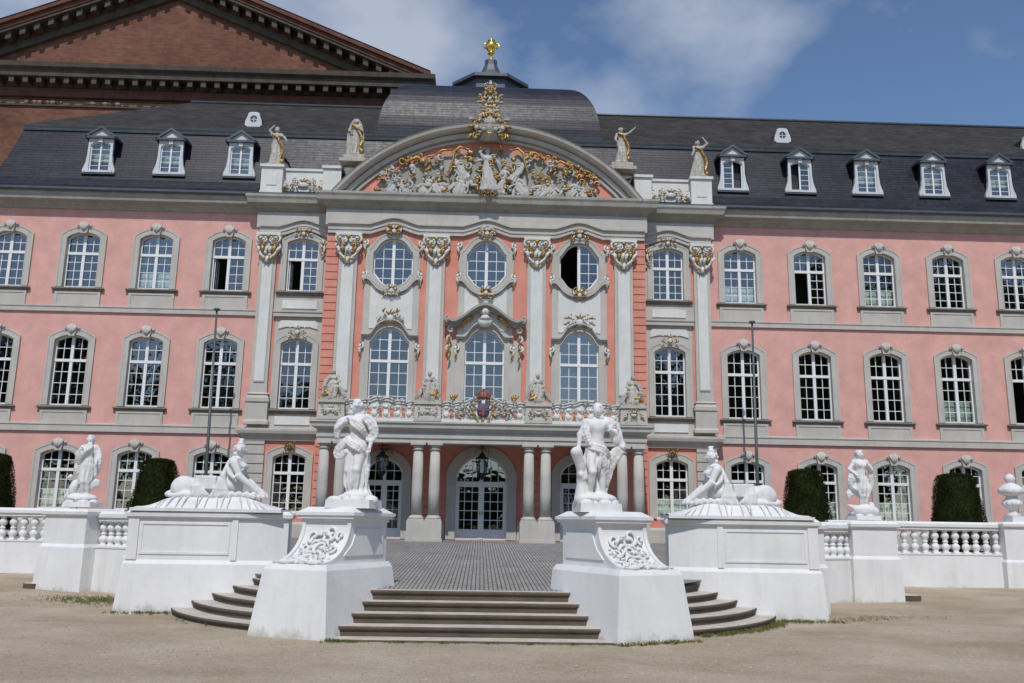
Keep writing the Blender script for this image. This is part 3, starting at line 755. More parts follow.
# arched pediment ---------------------------------------------------------------
R1 = 8.51; zc1 = 19.5-R1
a0 = math.acos(6.83/R1) if False else math.asin((16.1-zc1)/R1)
mb = MB()
for prof in ([(-.66, -.95), (-.66, -1.06), (-.56, -1.08), (-.54, -1.00), (-.50, -1.00), (-.47, -1.18), (-.30, -1.22), (-.28, -1.12), (-.24, -1.12), (-.20, -1.40), (-.12, -1.52), (0, -1.56), (.03, -.55), (-.66, -.55)],):
    mb.arcsweep(0, zc1, R1, a0, pi-a0, prof, 64)
mb.build('arched_cornice', STONE, PAL)
mb = MB(); mb.arcsweep(0, zc1, R1, a0+.004, pi-a0-.004, [(.005, -1.57), (.045, -1.57), (.06, .3), (.005, .3)], 64); mb.build('lead_cap', DARKST, PAL)
# tympanum
pts = [(-6.5, 16.15)]+[(R1*cos(a)*.955, zc1+R1*.955*sin(a)) for a in lin(pi-a0, a0, 40)]+[(6.5, 16.15)]
pts = [(x, max(z, 16.15)) for x, z in pts]
mb = MB(); mb.prism(pts, YC-.05, YC+.3); mb.build('tympanum', DEEP, PAL)
mb = MB(); fz = lambda x: 16.17; gz = lambda x: 16.17+2.28*sqrt(max(0, 1-(x/5.0)**2))*(1-.12*abs(x)/5.0)
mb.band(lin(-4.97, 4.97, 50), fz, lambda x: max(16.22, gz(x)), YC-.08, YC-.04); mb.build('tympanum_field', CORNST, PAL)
mb = MB(); mb.box(-7.2, 7.2, YC-.3, .0, 16.18, 16.26); mb.build('lead_flashing', LEAD, PAL)
# attic walls of side bays
for sx in (-1, 1):
    mb = MB(); q = sorted((sx*6.6, sx*10.0)); mb.box(q[0], q[1], YS-.12, YS+.4, 16.2, 17.45)
    mb.box(*sorted((sx*6.6, sx*10.05)), YS-.18, YS+.45, 17.45, 17.56)
    for (xa, xb) in ((9.2, 10.15), (6.6, 7.4)):
        mb.box(*sorted((sx*xa, sx*xb)), YS-.42, YS+.45, 16.2, 17.5); mb.box(*sorted((sx*(xa-.06), sx*(xb+.06))), YS-.50, YS+.5, 17.5, 17.62)
        mb.box(*sorted((sx*xa-sx*.03, sx*xb+sx*.03)), YS-.46, YS+.46, 16.2, 16.36)
    mb.box(*sorted((sx*9.45, sx*9.9)), YS-.45, YS-.4, 16.65, 17.2)
    mb.build('attic', PALE, PAL)
    S_, G_ = ornament(2.0, .75, 22, 91, .62, 1.0, True, (sx*8.3, YS-.16, 16.8)); o = S_.build('festoon', PALE, PAL, (sx*8.3, YS-.1, 16.8)); G_.build('gilding', GOLD, o)

# roofs ---------------------------------------------------------------------------
PR = [(-.66, 16.20), (-.60, 16.28), (-.30, 16.55), (-.05, 16.95), (.18, 17.5), (.38, 18.15), (.56, 18.85), (.72, 19.45), (.76, 19.62)]
def hip(prof, mb, yb=YB, capend=True):
    V = []; n = len(prof)
    for y, z in prof:
        V += [(XR+.0, y, z), (XL+y*.96+.3, y, z), (XL+y*.96+.3, YB-y, z), (XR+.0, YB-y, z)]
    Fs = []
    for i in range(n-1):
        a = 4*i
        for k in range(3): Fs.append((a+k, a+k+1, a+4+k+1, a+4+k))
        Fs.append((a+3, a, a+4, a+7))
    mb.add(V, Fs)
mb = MB(); hip(PR, mb); mb.build('mansard_roof', SLATE, PAL)
mb = MB(); hip([(.74, 19.84), (1.0, 20.05), (6.4, 23.95)], mb); mb.build('upper_roof', BSLATE, PAL)
mb = MB(); P_ = [(XL+1.05, YB-.76), (XL+1.05, .76), (XR, .76)]
mb.sweep(P_, [(-.12, 19.56), (.07, 19.56), (.09, 19.63), (.02, 19.68), (.07, 19.80), (.08, 19.85), (-.3, 19.90)]); mb.build('roof_break_moulding', LEAD, PAL)
mb = MB(); mb.sweep([(XL, YB), (XL, 0), (XR, 0)], [(.60, 16.14), (.70, 16.12), (.76, 16.18), (.76, 16.27), (.72, 16.27), (.69, 16.2), (.60, 16.2)]); mb.build('gutter', LEAD, PAL)
mb = MB(); mb.tube([(XL+6.5, 6.4, 24.0), (XR, 6.4, 24.0)], .09, 6); mb.build('ridge', LEAD, PAL)
# dormers
def dormer(x, opened=False):
    y = .02; zb, ze, zp = 17.26, 18.93, 19.46
    mb = MB()
    mb.hexa([(x-.60, y+.36, zb), (x+.60, y+.36, zb), (x+.60, y+1.4, zb), (x-.60, y+1.4, zb)], [(x-.54, y+.36, ze), (x+.54, y+.36, ze), (x+.54, y+1.4, ze), (x-.54, y+1.4, ze)])
    for s_ in (-1, 1): mb.hexa([(x+s_*.52, y+.06, zb), (x+s_*.60, y+.06, zb), (x+s_*.60, y+.37, zb), (x+s_*.52, y+.37, zb)], [(x+s_*.47, y+.06, ze), (x+s_*.54, y+.06, ze), (x+s_*.54, y+.37, ze), (x+s_*.47, y+.37, ze)])
    o = mb.build('dormer', SLATE, PAL, (x, y, zb))
    w = .45; top = top_seg(w, 18.60, 18.76)
    Lp = loop(w, zb+.10, top)
    n = len(Lp); out = [(-.74, zb+.10)]+[None]*(n-2)+[(.74, zb+.10)]
    for i in range(1, n-1):
        px, pz = Lp[i]; t = (i-1)/(n-3); out[i] = (-.54+1.08*t, 18.92)
    # casing with flared feet: separate side strips
    c_ = MB(); out2 = [(px*1.0, pz) for px, pz in out]
    c_.ring([(x+a, b) for a, b in Lp], [(x+a, b) for a, b in [(-.58, zb+.10)]+out2[1:-1]+[(.58, zb+.10)]], y-.06, y+.12, False)
    for s_ in (-1, 1):
        pts = [(.56, zb+.02), (.72, zb+.02), (.72, zb+.14), (.66, zb+.3), (.60, zb+.5), (.57, zb+.8), (.56, zb+.8)]
        c_.prism([(x+s_*a, b) for a, b in pts], y-.05, y+.1)
    c_.box(x-.62, x+.62, y-.10, y+.1, zb+.0, zb+.11)
    c_.box(x-.09, x+.09, y-.12, y, 18.70, 18.93)
    c_.prism([(x-.62, ze+.055), (x+.62, ze+.055), (x, zp-.07)], y-.09, y+.2)
    c_.build('casing', CASING, o)
    r_ = MB(); r_.box(x-.74, x+.74, y-.08, y+.12, zb-.08, zb-.0)
    r_.build('lead_sill', LEAD, o)
    r_ = MB()
    for s_ in (-1, 1):
        r_.hexa([(x+s_*.70, y-.2, ze-.05), (x, y-.2, zp-.10), (x, y+1.6, zp-.10), (x+s_*.70, y+1.0, ze-.05)], [(x+s_*.72, y-.2, ze+.05), (x, y-.2, zp+.02), (x, y+1.6, zp+.02), (x+s_*.72, y+1.0, ze+.05)])
    r_.box(x-.69, x+.69, y-.2, y+.1, ze-.05, ze+.05)
    r_.build('dormer_roof', LEAD, o)
    f = MB(); yy = y+.02
    Lp2 = [(x+a, b) for a, b in Lp]
    f.ring(offset(Lp2, -.045), offset(Lp2, .01), yy, yy+.05)
    f.box(x-.035, x+.035, yy-.01, yy+.045, zb+.12, 18.74)
    for s_ in (-1, 1):
        if opened and s_ == opened: continue
        for k in range(1, 5): z = zb+.1+(18.66-zb-.1)*k/5; f.box(*sorted((x+s_*.03, x+s_*.41)), yy+.005, yy+.035, z-.010, z+.010)
    fr = f.build('casement', WHITE, o)
    p_ = MB()
    if opened: q = sorted((x, x-opened*.42)); p_.add([(q[0], yy+.02, zb+.12), (q[1], yy+.02, zb+.12), (q[1], yy+.02, 18.68), (q[0], yy+.02, 18.68)], [(0, 1, 2, 3)])
    else: p_.add([(a, yy+.02, b) for a, b in offset(Lp2, -.02)], [tuple(range(n))])
    p_.build('pane', GLASS, o)
    b_ = MB(); b_.box(x-.50, x+.50, y+.28, y+.31, zb+.1, 18.9)
    if not opened:
        b_.xf(lambda a, b, c: (a, b, c)); b_.build('blind', CURT, o)
    else: b_.build('room_shade_sheet', IRON, o)  # dark sheet in place of the room's shade behind the open leaf
for i, x in enumerate(WX[1:9]): dormer(x*.986, {3: 1, 4: -1, 6: 1}.get(i, False) if False else ({3: 1, 4: -1}.get(i, False)))
# little roof lucarnes
for x in (-11.3, 14.3, 26.6):
    y = 1.55; z = 20.45; mb = MB()
    mb.hexa([(x-.36, y+.05, z-.1), (x+.36, y+.05, z-.1), (x+.36, y+1.6, z-.1), (x-.36, y+1.6, z-.1)], [(x-.24, y+.05, z+.62), (x+.24, y+.05, z+.62), (x+.24, y+1.6, z+.62), (x-.24, y+1.6, z+.62)])
    o = mb.build('lucarne', BSLATE, PAL, (x, y, z))
    mb = MB(); cs = [(x+.17*cos(a), z+.36+.19*sin(a)) for a in lin(0, 2*pi, 21)[:-1]]
    ou = []
    for a in lin(0, 2*pi, 21)[:-1]:
        s_ = .42+(.34-.42)*(sin(a)+1)/2 if sin(a) < 0 else .36-.14*sin(a); c0, s0 = cos(a), sin(a); k = min(s_/max(abs(c0), 1e-6), .38/max(abs(s0), 1e-6)); ou.append((x+k*c0, z+.34+k*s0))
    mb.ring(cs, ou, y-.06, y+.1); mb.box(x-.015, x+.015, y-.02, y+.02, z+.18, z+.54); mb.box(x-.17, x+.17, y-.018, y+.018, z+.345, z+.375)
    mb.build('casing', CASING, o)
    mb = MB(); mb.add([(a, y+.02, b) for a, b in cs], [tuple(range(20))]); mb.build('pane', GLASS, o)
# right hand end roof shoulder
# central dome-shaped roof
def domeprof():
    P_ = []
    for t in lin(0, 1, 12):
        a = t*pi/2; P_.append((1.85*(1-cos(a))**1.0, 20.05+3.35*sin(a)))
    P_.append((3.4, 24.1))
    return P_
mb = MB(); V = []; DP = domeprof(); DY0, DY1, DX = .95, 11.8, 5.32
for d, z in DP: V += [(-DX+d, DY0+d, z), (DX-d, DY0+d, z), (DX-d, DY1-d, z), (-DX+d, DY1-d, z)]
mb.add(V, [(4*i+k, 4*i+(k+1) % 4, 4*i+4+(k+1) % 4, 4*i+4+k) for i in range(len(DP)-1) for k in range(4)]+[tuple(4*(len(DP)-1)+k for k in range(4))])
mb.build('dome_roof', SLATE, PAL)
mb = MB(); mb.sweep([(-DX, DY1), (-DX, DY0), (DX, DY0), (DX, DY1)], [(-.05, 19.6), (.12, 19.62), (.16, 19.8), (.06, 19.95), (.10, 20.1), (-.05, 20.15)]); mb.build('dome_moulding', LEAD, PAL)
# lantern cap
cyc = 6.4; mb = MB(); V = []
LP = [(1.8, 24.0), (1.8, 24.98), (2.05, 25.02), (2.05, 25.2), (1.85, 25.28), (1.35, 25.42), (.85, 25.75), (.5, 26.25), (.34, 26.65), (.34, 26.95), (.1, 27.0)]
s8 = 8
for r, z in LP:
    for k in range(s8): a = pi/8+k*pi/4; V.append((r/cos(pi/8)*cos(a), cyc+r/cos(pi/8)*sin(a), z))
mb.add(V, [(i*s8+k, i*s8+(k+1) % s8, (i+1)*s8+(k+1) % s8, (i+1)*s8+k) for i in range(len(LP)-1) for k in range(s8)]); mb.build('lantern_roof', LEAD, PAL)
mb = MB(); mb.lathe([(.06, 27.0), (.14, 27.02), (.10, 27.2), (.08, 27.5), (.20, 27.65), (.24, 27.7), (.10, 27.8), (.30, 28.05), (.38, 28.3), (.34, 28.55), (.2, 28.66), (.14, 28.7), (.24, 28.8), (.1, 28.95), (.02, 29.0)], 0, cyc, 18)
for s_ in (-1, 1): mb.tube([(s_*.34, cyc, 28.1), (s_*.52, cyc, 28.3), (s_*.46, cyc, 28.55), (s_*.26, cyc, 28.66)], .045, 6)
mb.xf(lambda x, y, z: (x*.85, cyc+(y-cyc)*.85, 26.95+(z-27.0)*.70)); mb.build('gilded_vase_finial', GOLDB, PAL)
# crest on top of the arch
S_, G_ = MB(), MB(); rng = random.Random(5)
for i in range(60):
    z = rng.uniform(0, 1); wd = .72*(1-z)**.75+.12; x = rng.uniform(0, wd); zz = 18.95+z*2.6
    T = G_ if rng.random() < .48 else S_; k = rng.random(); sc = .7+.6*(1-z); a = rng.uniform(0, 6.28); y = -1.35-.25*rng.random()*(1-z)
    for m_ in (1, -1):
        aa = a if m_ > 0 else pi-a
        if k < .45: scroll(T, m_*x, y, zz, .15*sc, aa, .75, m_, .05*sc)
        elif k < .8: leaf(T, m_*x, y, zz, aa, .28*sc, .05*sc)
        else: T.ball((m_*x, y-.05, zz), .09*sc, 7, 5)
S_.tube([(0, -1.2, 18.8), (0, -1.2, 20.0), (0, -1.2, 21.2), (0, -1.2, 21.75)], [.5, .3, .16, .05], 8)
o = S_.build('crest', WSTAT, PAL, (0, -1.2, 19)); G_.build('gilding', GOLD, o)

# portico ---------------------------------------------------------------------------
YP = -3.3; ZF = 1.32
mb = MB(); EP = [(-6.42, YC-.02), (-6.42, YP-.22), (6.42, YP-.22), (6.42, YC-.02)]
mb.sweep(EP, [(-.5, 5.06), (0, 5.06), (0, 5.22), (.05, 5.24), (.05, 5.44), (.02, 5.46), (.02, 5.50), (-.5, 5.50)])
mb.box(-5.9, 5.9, YP+.27, YC-.01, 5.2, 5.49)
mb.build('portico_beam', STONE, PAL)
mb = MB(); mb.sweep(EP, [(-.4, 5.50), (.03, 5.50), (.12, 5.58), (.24, 5.62), (.26, 5.74), (.32, 5.80), (.32, 5.86), (-.4, 5.90)]); mb.box(-6.1, 6.1, YP+.1, YC-.03, 5.6, 5.88); mb.build('balcony_slab', STONE, PAL)
COLX = (-6.17, -5.52, -2.5, -1.84, 1.84, 2.5, 5.52, 6.17)
for x in COLX:
    mb = MB(); mb.lathe([(.215, 2.28), (.215, 3.2), (.21, 3.8), (.185, 4.78)], x, YP, 20); o = mb.build('column', STONE, PAL, (x, YP, 2.1))
    mb = MB(); mb.lathe([(.19, 4.78), (.23, 4.80), (.23, 4.84), (.19, 4.86), (.19, 4.92), (.26, 4.98)], x, YP, 20); mb.box(x-.29, x+.29, YP-.29, YP+.29, 4.98, 5.06); mb.build('capital', STONE, o)
    mb = MB(); mb.lathe([(.29, 2.16), (.30, 2.20), (.27, 2.24), (.23, 2.26), (.23, 2.29)], x, YP, 20); mb.box(x-.31, x+.31, YP-.31, YP+.31, 2.09, 2.16); mb.build('base', STONE, o)
for (a, b) in ((-6.52, -5.18), (-2.84, -1.50), (1.50, 2.84), (5.18, 6.52)):
    mb = MB(); mb.box(a, b, YP-.34, YP+.34, 1.2, 2.088); mb.box(a-.03, b+.03, YP-.37, YP+.37, 1.2, 1.42); mb.build('column_plinth', STONE, PAL)
# portico wall: stone piers behind the columns and door surrounds
def door(x, w, zs, zc, ztr, side, sw, kick=.42, cols=3):
    window('door', w, ZF+.03, zs, zc, ztr, rows=(2, 5), cols=cols, parent=PAL, loc=(x, YC, 0), sill=False, key=False, surround=sw, kick=kick)
    S_, G_ = ornament(.7, .5, 7, int(60+x), .6, .9, True, (x, YC-.16, zc+.35)); o = S_.build('cartouche', BRASS, PAL, (x, YC-.1, zc+.35)); G_.build('gilding', GOLD, o)
door(0, 1.08, 3.95, 4.80, 3.66, 0, .38); door(-4.05, .78, 4.05, 4.62, 3.66, 1, .34, cols=2); door(4.05, .78, 4.05, 4.62, 3.66, 1, .34, cols=2)
mb = MB(); mb.box(.03, .06, YC+.07, YC+.12, 2.35, 2.5); mb.box(-.06, -.03, YC+.07, YC+.12, 2.35, 2.5); mb.build('door_handle', BRASS, PAL)
for (a, b) in ((-6.95, -5.3), (-3.0, -1.50), (1.50, 3.0), (5.3, 6.95)):
    mb = MB(); mb.box(a, b, YC-.08, YC+.01, 1.2, 1.95); mb.box(a, b, YC-.12, YC, 1.2, 1.45); mb.build('plinth', STONE, PAL)
    if abs(a) < 5 and abs(b) < 5:
        mb = MB(); z = 1.98
        while z < 4.9: mb.box(a+.12, b-.12, YC-.05, YC+.01, z, z+.30); z += .345
        mb.build('quoin', DEEP, PAL)
# balcony parapet --------------------------------------------------------------------
YQ = YP-.25
def parapet(xa, xb, crest=0, y=YQ):
    mb = MB(); mb.box(xa, xb, y-.12, y+.14, 5.88, 6.0)
    wv = lambda x: 6.50+crest*math.exp(-((x-(xa+xb)/2)/.55)**2)+.05*abs(sin((x-xa)*pi/.48))
    xs = lin(xa, xb, int((xb-xa)/.06)+2); mb.band(xs, wv, lambda x: wv(x)+.12, y-.13, y+.12); mb.band(xs, lambda x: wv(x)+.1, lambda x: wv(x)+.15, y-.17, y+.15)
    n = max(2, int(round((xb-xa)/.44)))
    o = mb.build('parapet', PALE, PAL, ((xa+xb)/2, y, 5.88))
    G_ = MB(); D_ = MB()
    for i in range(n):
        x = xa+(xb-xa)*(i+.5)/n; m_ = MB()
        h = wv(x)-6.0
        pts = [(-.06, 0), (-.17, .05), (-.19, .16), (-.10, .26), (-.08, .32), (-.16, .40), (-.20, .48), (-.1, h), (.1, h), (.20, .48), (.16, .40), (.08, .32), (.10, .26), (.19, .16), (.17, .05), (.06, 0)]
        m_.prism([(x+a, 6.0+b) for a, b in pts], y-.07, y+.07); m_.ball((x, y-.07, 6.16), (.12, .07, .12), 8, 5); m_.ball((x, y-.07, 6.44), (.1, .06, .07), 8, 5)
        m_.build('baluster', PALE, o)
        for s_ in (-1, 1):
            scroll(D_, x+s_*.22, y-.08, 6.38, .10, pi/2, .8, s_, .028); scroll(G_, x+s_*.22, y-.12, 6.14, .07, 0, .7, s_, .018)
            scroll(D_, x+s_*.15, y-.14, wv(x)+.12, .09, 0, .7, s_, .032)
    rr_ = random.Random(int(xa*10))
    for _ in range(n*5):
        x = rr_.uniform(xa+.05, xb-.05); z = rr_.uniform(6.03, 6.5)
        if rr_.random() < .5: scroll(D_, x, y-.05, z, .09, rr_.uniform(0, 6), .75, rr_.choice((-1, 1)), .028)
        else: leaf(D_, x, y-.04, z, rr_.uniform(0, 6), .16, .03)
    D_.build('scrollwork', WSTAT, o); G_.build('gilding', GOLD, o)
parapet(-5.38, -2.68, .16); parapet(-1.66, 1.66, .30); parapet(2.68, 5.38, .16)
for k, x in enumerate((-5.92, -2.17, 2.17, 5.92)):
    w = .50; mb = MB(); mb.hexa([(x-w-.04, YQ-.26, 5.88), (x+w+.04, YQ-.26, 5.88), (x+w+.04, YQ+.3, 5.88), (x-w-.04, YQ+.3, 5.88)], [(x-w, YQ-.2, 6.55), (x+w, YQ-.2, 6.55), (x+w, YQ+.3, 6.55), (x-w, YQ+.3, 6.55)])
    mb.box(x-w-.03, x+w+.03, YQ-.3, YQ+.32, 5.88, 6.02); mb.box(x-w-.03, x+w+.03, YQ-.27, YQ+.32, 6.55, 6.66)
    o = mb.build('parapet_pedestal', STONE, PAL, (x, YQ, 5.88))
    S_, G_ = ornament(.85, .42, 8, 80+k, .55, .75, True, (x, YQ-.26, 6.28)); S_.build('cartouche', PALE, o); G_.build('gilding', GOLD, o)
for sx in (-1, 1):
    mb = MB(); mb.box(*sorted((sx*6.2, sx*6.4)), YQ+.31, YC-.26, 5.88, 6.5); mb.build('parapet', PALE, PAL)
# coat of arms in the middle of the parapet
S_, G_ = MB(), MB(); S0 = MB()
for q in range(5):
    for s_ in (-1, 1): scroll(S0, s_*(.45+.14*q), YQ-.16, 6.2+.07*(q % 3), .15, pi/2*q, .8, s_, .04); leaf(S0, s_*(.35+.15*q), YQ-.16, 6.5-.05*q, pi/2-s_*.4, .25, .04)
S_.ball((0, YQ-.18, 6.36), (.25, .09, .28), 14, 8)
for a in lin(0, 2*pi, 13)[:-1]: scroll(G_, .38*cos(a), YQ-.2, 6.38+.42*sin(a), .08, a, .7, 1 if cos(a) > 0 else -1, .03)
arms = S_.build('coat_of_arms', BLUE, PAL, (0, YQ-.2, 6.38)); S0.build('scrollwork', WSTAT, arms)
G_.build('gilding', GOLD, arms)
mb = MB(); mb.box(-.035, .035, YQ-.285, YQ-.24, 6.14, 6.58); mb.box(-.2, .2, YQ-.283, YQ-.242, 6.33, 6.39)
mb.box(.07, .15, YQ-.27, YQ-.2, 6.43, 6.52); mb.box(-.15, -.07, YQ-.27, YQ-.2, 6.2, 6.29); mb.build('red_cross', RED, arms)
mb = MB(); mb.box(-.25, .25, YQ-.3, YQ-.02, 6.86, 6.93)
for x in (-.22, -.11, 0, .11, .22): mb.tube([(x, YQ-.2, 6.9), (x*1.25, YQ-.2, 7.0), (x*.5, YQ-.17, 7.12)], [.05, .05, .03], 6)
mb.ball((0, YQ-.17, 7.17), .06, 8, 5); mb.build('crown', RED, arms)
for sx in (-1, 1):
    mb = MB()
    for a in (-.5, 0, .5): leaf(mb, sx*1.2, YQ-.05, 6.75, pi/2+a, .28, .05)
    mb.ball((sx*1.2, YQ-.08, 6.78), .1, 8, 5); mb.build('gilded_palmette', GOLD, PAL)
# ================================================================ sculpture: signed distance modelling
class SDF:
    def __init__(s, k=.03): s.p = []; s.k = k
    def cap(s, a, b, ra, rb, k=None, sub=False): s.p.append(('c', np.array(a, float), np.array(b, float), ra, rb, k or s.k, sub)); return s
    def chain(s, pts, rad, k=None):
        for i in range(len(pts)-1): s.cap(pts[i], pts[i+1], rad[i], rad[i+1], k)
        return s
    def ell(s, c, r, k=None, sub=False, rot=0): s.p.append(('e', np.array(c, float), np.array(r, float), rot, 0, k or s.k, sub)); return s
    def fold(s, a, b, ra, rb, n=7, amp=.14, ph=0, flat=1.0, tw=2.0, k=None): s.p.append(('f', np.array(a, float), np.array(b, float), ra, rb, k or s.k, (n, amp, ph, flat, tw))); return s
    def box(s, c, h, r=.02, k=None): s.p.append(('b', np.array(c, float), np.array(h, float), r, 0, k or s.k, False)); return s
    def mesh(s, res, nz=0.0, nf=9., seed=0):
        lo = np.array([1e9]*3); hi = -lo
        for q in s.p:
            if q[0] in 'cf': m = max(q[3], q[4])*1.35; l = np.minimum(q[1], q[2])-m; h = np.maximum(q[1], q[2])+m
            elif q[0] == 'e': l = q[1]-q[2].max(); h = q[1]+q[2].max()
            else: l = q[1]-q[2]-q[3]; h = q[1]+q[2]+q[3]
            lo = np.minimum(lo, l); hi = np.maximum(hi, h)
        lo -= 4*res; hi += 4*res
        n = np.ceil((hi-lo)/res).astype(int)+1
        D = np.full(n, .5, np.float32); ax = [lo[i]+res*np.arange(n[i]) for i in range(3)]
        for q in s.p:
            k = q[5]
            if q[0] in 'cf': m = max(q[3], q[4])*1.35+k+4*res; l = np.minimum(q[1], q[2])-m; h = np.maximum(q[1], q[2])+m
            elif q[0] == 'e': m = q[2].max()+k+4*res; l = q[1]-m; h = q[1]+m
            else: m = k+4*res+q[3]; l = q[1]-q[2]-m; h = q[1]+q[2]+m
            i0 = np.maximum(0, np.floor((l-lo)/res).astype(int)); i1 = np.minimum(n, np.ceil((h-lo)/res).astype(int)+1)
            if (i1 <= i0).any(): continue
            X = ax[0][i0[0]:i1[0]][:, None, None]; Y = ax[1][i0[1]:i1[1]][None, :, None]; Z = ax[2][i0[2]:i1[2]][None, None, :]
            if q[0] in 'cf':
                a, b = q[1], q[2]; ba = b-a; bb = max(1e-9, ba@ba)
                px, py, pz = X-a[0], Y-a[1], Z-a[2]
                h_ = np.clip((px*ba[0]+py*ba[1]+pz*ba[2])/bb, 0, 1)
                dx, dy, dz = px-ba[0]*h_, py-ba[1]*h_, pz-ba[2]*h_
                r = q[3]+(q[4]-q[3])*h_
                if q[0] == 'f':
                    nn, amp, ph, flat, tw = q[6]
                    th = np.arctan2(dy, dx); dy = dy/flat
                    r = r*(1+amp*(.25+.75*h_)*(np.sin(nn*th+ph+tw*h_)*.7+.3*np.sin((2*nn+1)*th-ph*2)))
                d = np.sqrt(dx*dx+dy*dy+dz*dz)-r
                if q[0] == 'f': d = d*.7
            elif q[0] == 'e':
                c_, r_, rot = q[1], q[2], q[3]; px, py, pz = X-c_[0], Y-c_[1], Z-c_[2]
                if rot: ca, sa = cos(rot), sin(rot); px, pz = px*ca+pz*sa, -px*sa+pz*ca
                k0 = np.sqrt((px/r_[0])**2+(py/r_[1])**2+(pz/r_[2])**2); k1 = np.sqrt((px/r_[0]**2)**2+(py/r_[1]**2)**2+(pz/r_[2]**2)**2)+1e-9
                d = k0*(k0-1)/k1
            else:
                c_, hh = q[1], q[2]; qx, qy, qz = abs(X-c_[0])-hh[0], abs(Y-c_[1])-hh[1], abs(Z-c_[2])-hh[2]
                d = np.sqrt(np.maximum(qx, 0)**2+np.maximum(qy, 0)**2+np.maximum(qz, 0)**2)+np.minimum(np.maximum(qx, np.maximum(qy, qz)), 0)-q[3]
            sl = (slice(i0[0], i1[0]), slice(i0[1], i1[1]), slice(i0[2], i1[2]))
            A = D[sl]
            if q[0] != 'f' and q[6]: hh = np.maximum(k-abs(A+d), 0)/k; D[sl] = np.maximum(A, -d)+hh*hh*k*.25
            else: hh = np.maximum(k-abs(A-d), 0)/k; D[sl] = np.minimum(A, d)-hh*hh*k*.25
        if nz:
            X, Y, Z = ax[0][:, None, None], ax[1][None, :, None], ax[2][None, None, :]
            rs = np.random.RandomState(seed); g = 0
            for o in range(3):
                f = nf*(1.9**o); p1, p2, p3, w = rs.uniform(0, 6.28, 4); g = g+np.sin(f*X+p1+2.1*np.sin(f*.6*Z+p2))*np.sin(f*Y*.9+p3+1.7*np.sin(f*.5*X+w))*np.sin(f*.55*Z+w)/(1.5**o)
            D = D+nz*g
        return nets(D, lo, res)
def nets(D, lo, res):
    s = D < 0; nx, ny, nz = D.shape
    acc = np.zeros((nx-1, ny-1, nz-1, 3), np.float32); cnt = np.zeros((nx-1, ny-1, nz-1), np.float32)
    for a in range(3):
        sl0 = [slice(None)]*3; sl1 = [slice(None)]*3; sl0[a] = slice(0, -1); sl1[a] = slice(1, None)
        d0, d1 = D[tuple(sl0)], D[tuple(sl1)]; cr = s[tuple(sl0)] != s[tuple(sl1)]
        t = np.where(cr, d0/np.where(cr, d0-d1, 1), 0)
        b, c_ = [i for i in range(3) if i != a]
        for ob in (0, 1):
            for oc in (0, 1):
                e = [slice(None)]*3
                e[b] = slice(ob, D.shape[b]-1+ob); e[c_] = slice(oc, D.shape[c_]-1+oc)
                m = cr[tuple(e)]; tt = t[tuple(e)]
                cnt += m; acc[..., a] += tt*m; acc[..., b] += ob*m; acc[..., c_] += oc*m
    mask = cnt > 0; idx = np.full(mask.shape, -1, np.int64); idx[mask] = np.arange(mask.sum())
    ijk = np.argwhere(mask); V = lo+res*(ijk+acc[mask]/cnt[mask][:, None])
    Fs = []
    for a in range(3):
        b, c_ = [(1, 2), (2, 0), (0, 1)][a]
        sl0 = [slice(None)]*3; sl1 = [slice(None)]*3; sl0[a] = slice(0, -1); sl1[a] = slice(1, None)
        cr = s[tuple(sl0)] != s[tuple(sl1)]; P = np.argwhere(cr)
        P = P[(P[:, b] > 0) & (P[:, c_] > 0) & (P[:, b] < D.shape[b]-1) & (P[:, c_] < D.shape[c_]-1)]
        def at(db, dc): Q = P.copy(); Q[:, b] -= db; Q[:, c_] -= dc; return idx[Q[:, 0], Q[:, 1], Q[:, 2]]
        q = np.stack([at(1, 1), at(0, 1), at(0, 0), at(1, 0)], 1)
        neg = ~s[P[:, 0], P[:, 1], P[:, 2]]; q[neg] = q[neg][:, ::-1]; Fs.append(q)
    return V, np.concatenate(Fs)
def fingers(mb, w, dirv, L, side=1):
    """palm root w, pointing dirv: four bent fingers and a thumb"""
    d = Vector(dirv).normalized(); u = d.cross(Vector((0, 1, 0)));
    if u.length < .2: u = d.cross(Vector((1, 0, 0)))
    u.normalize(); c = d.cross(u); w = Vector(w)
    for i, l in enumerate((.88, 1.0, .93, .72)):
        b = w+d*L*.40+u*(i-1.5)*L*.16
        pts = [b-d*L*.12, b+d*L*.22*l, b+(d*.38*l+c*.10)*L, b+(d*.46*l+c*.24)*L]
        mb.tube([tuple(p) for p in pts], [L*.075, L*.07, L*.062, L*.045], 6)
    t = w+u*side*L*.26
    mb.tube([tuple(w+u*side*L*.1), tuple(t+d*L*.12), tuple(t+d*L*.34+c*L*.12)], [L*.085, L*.08, L*.055], 6)
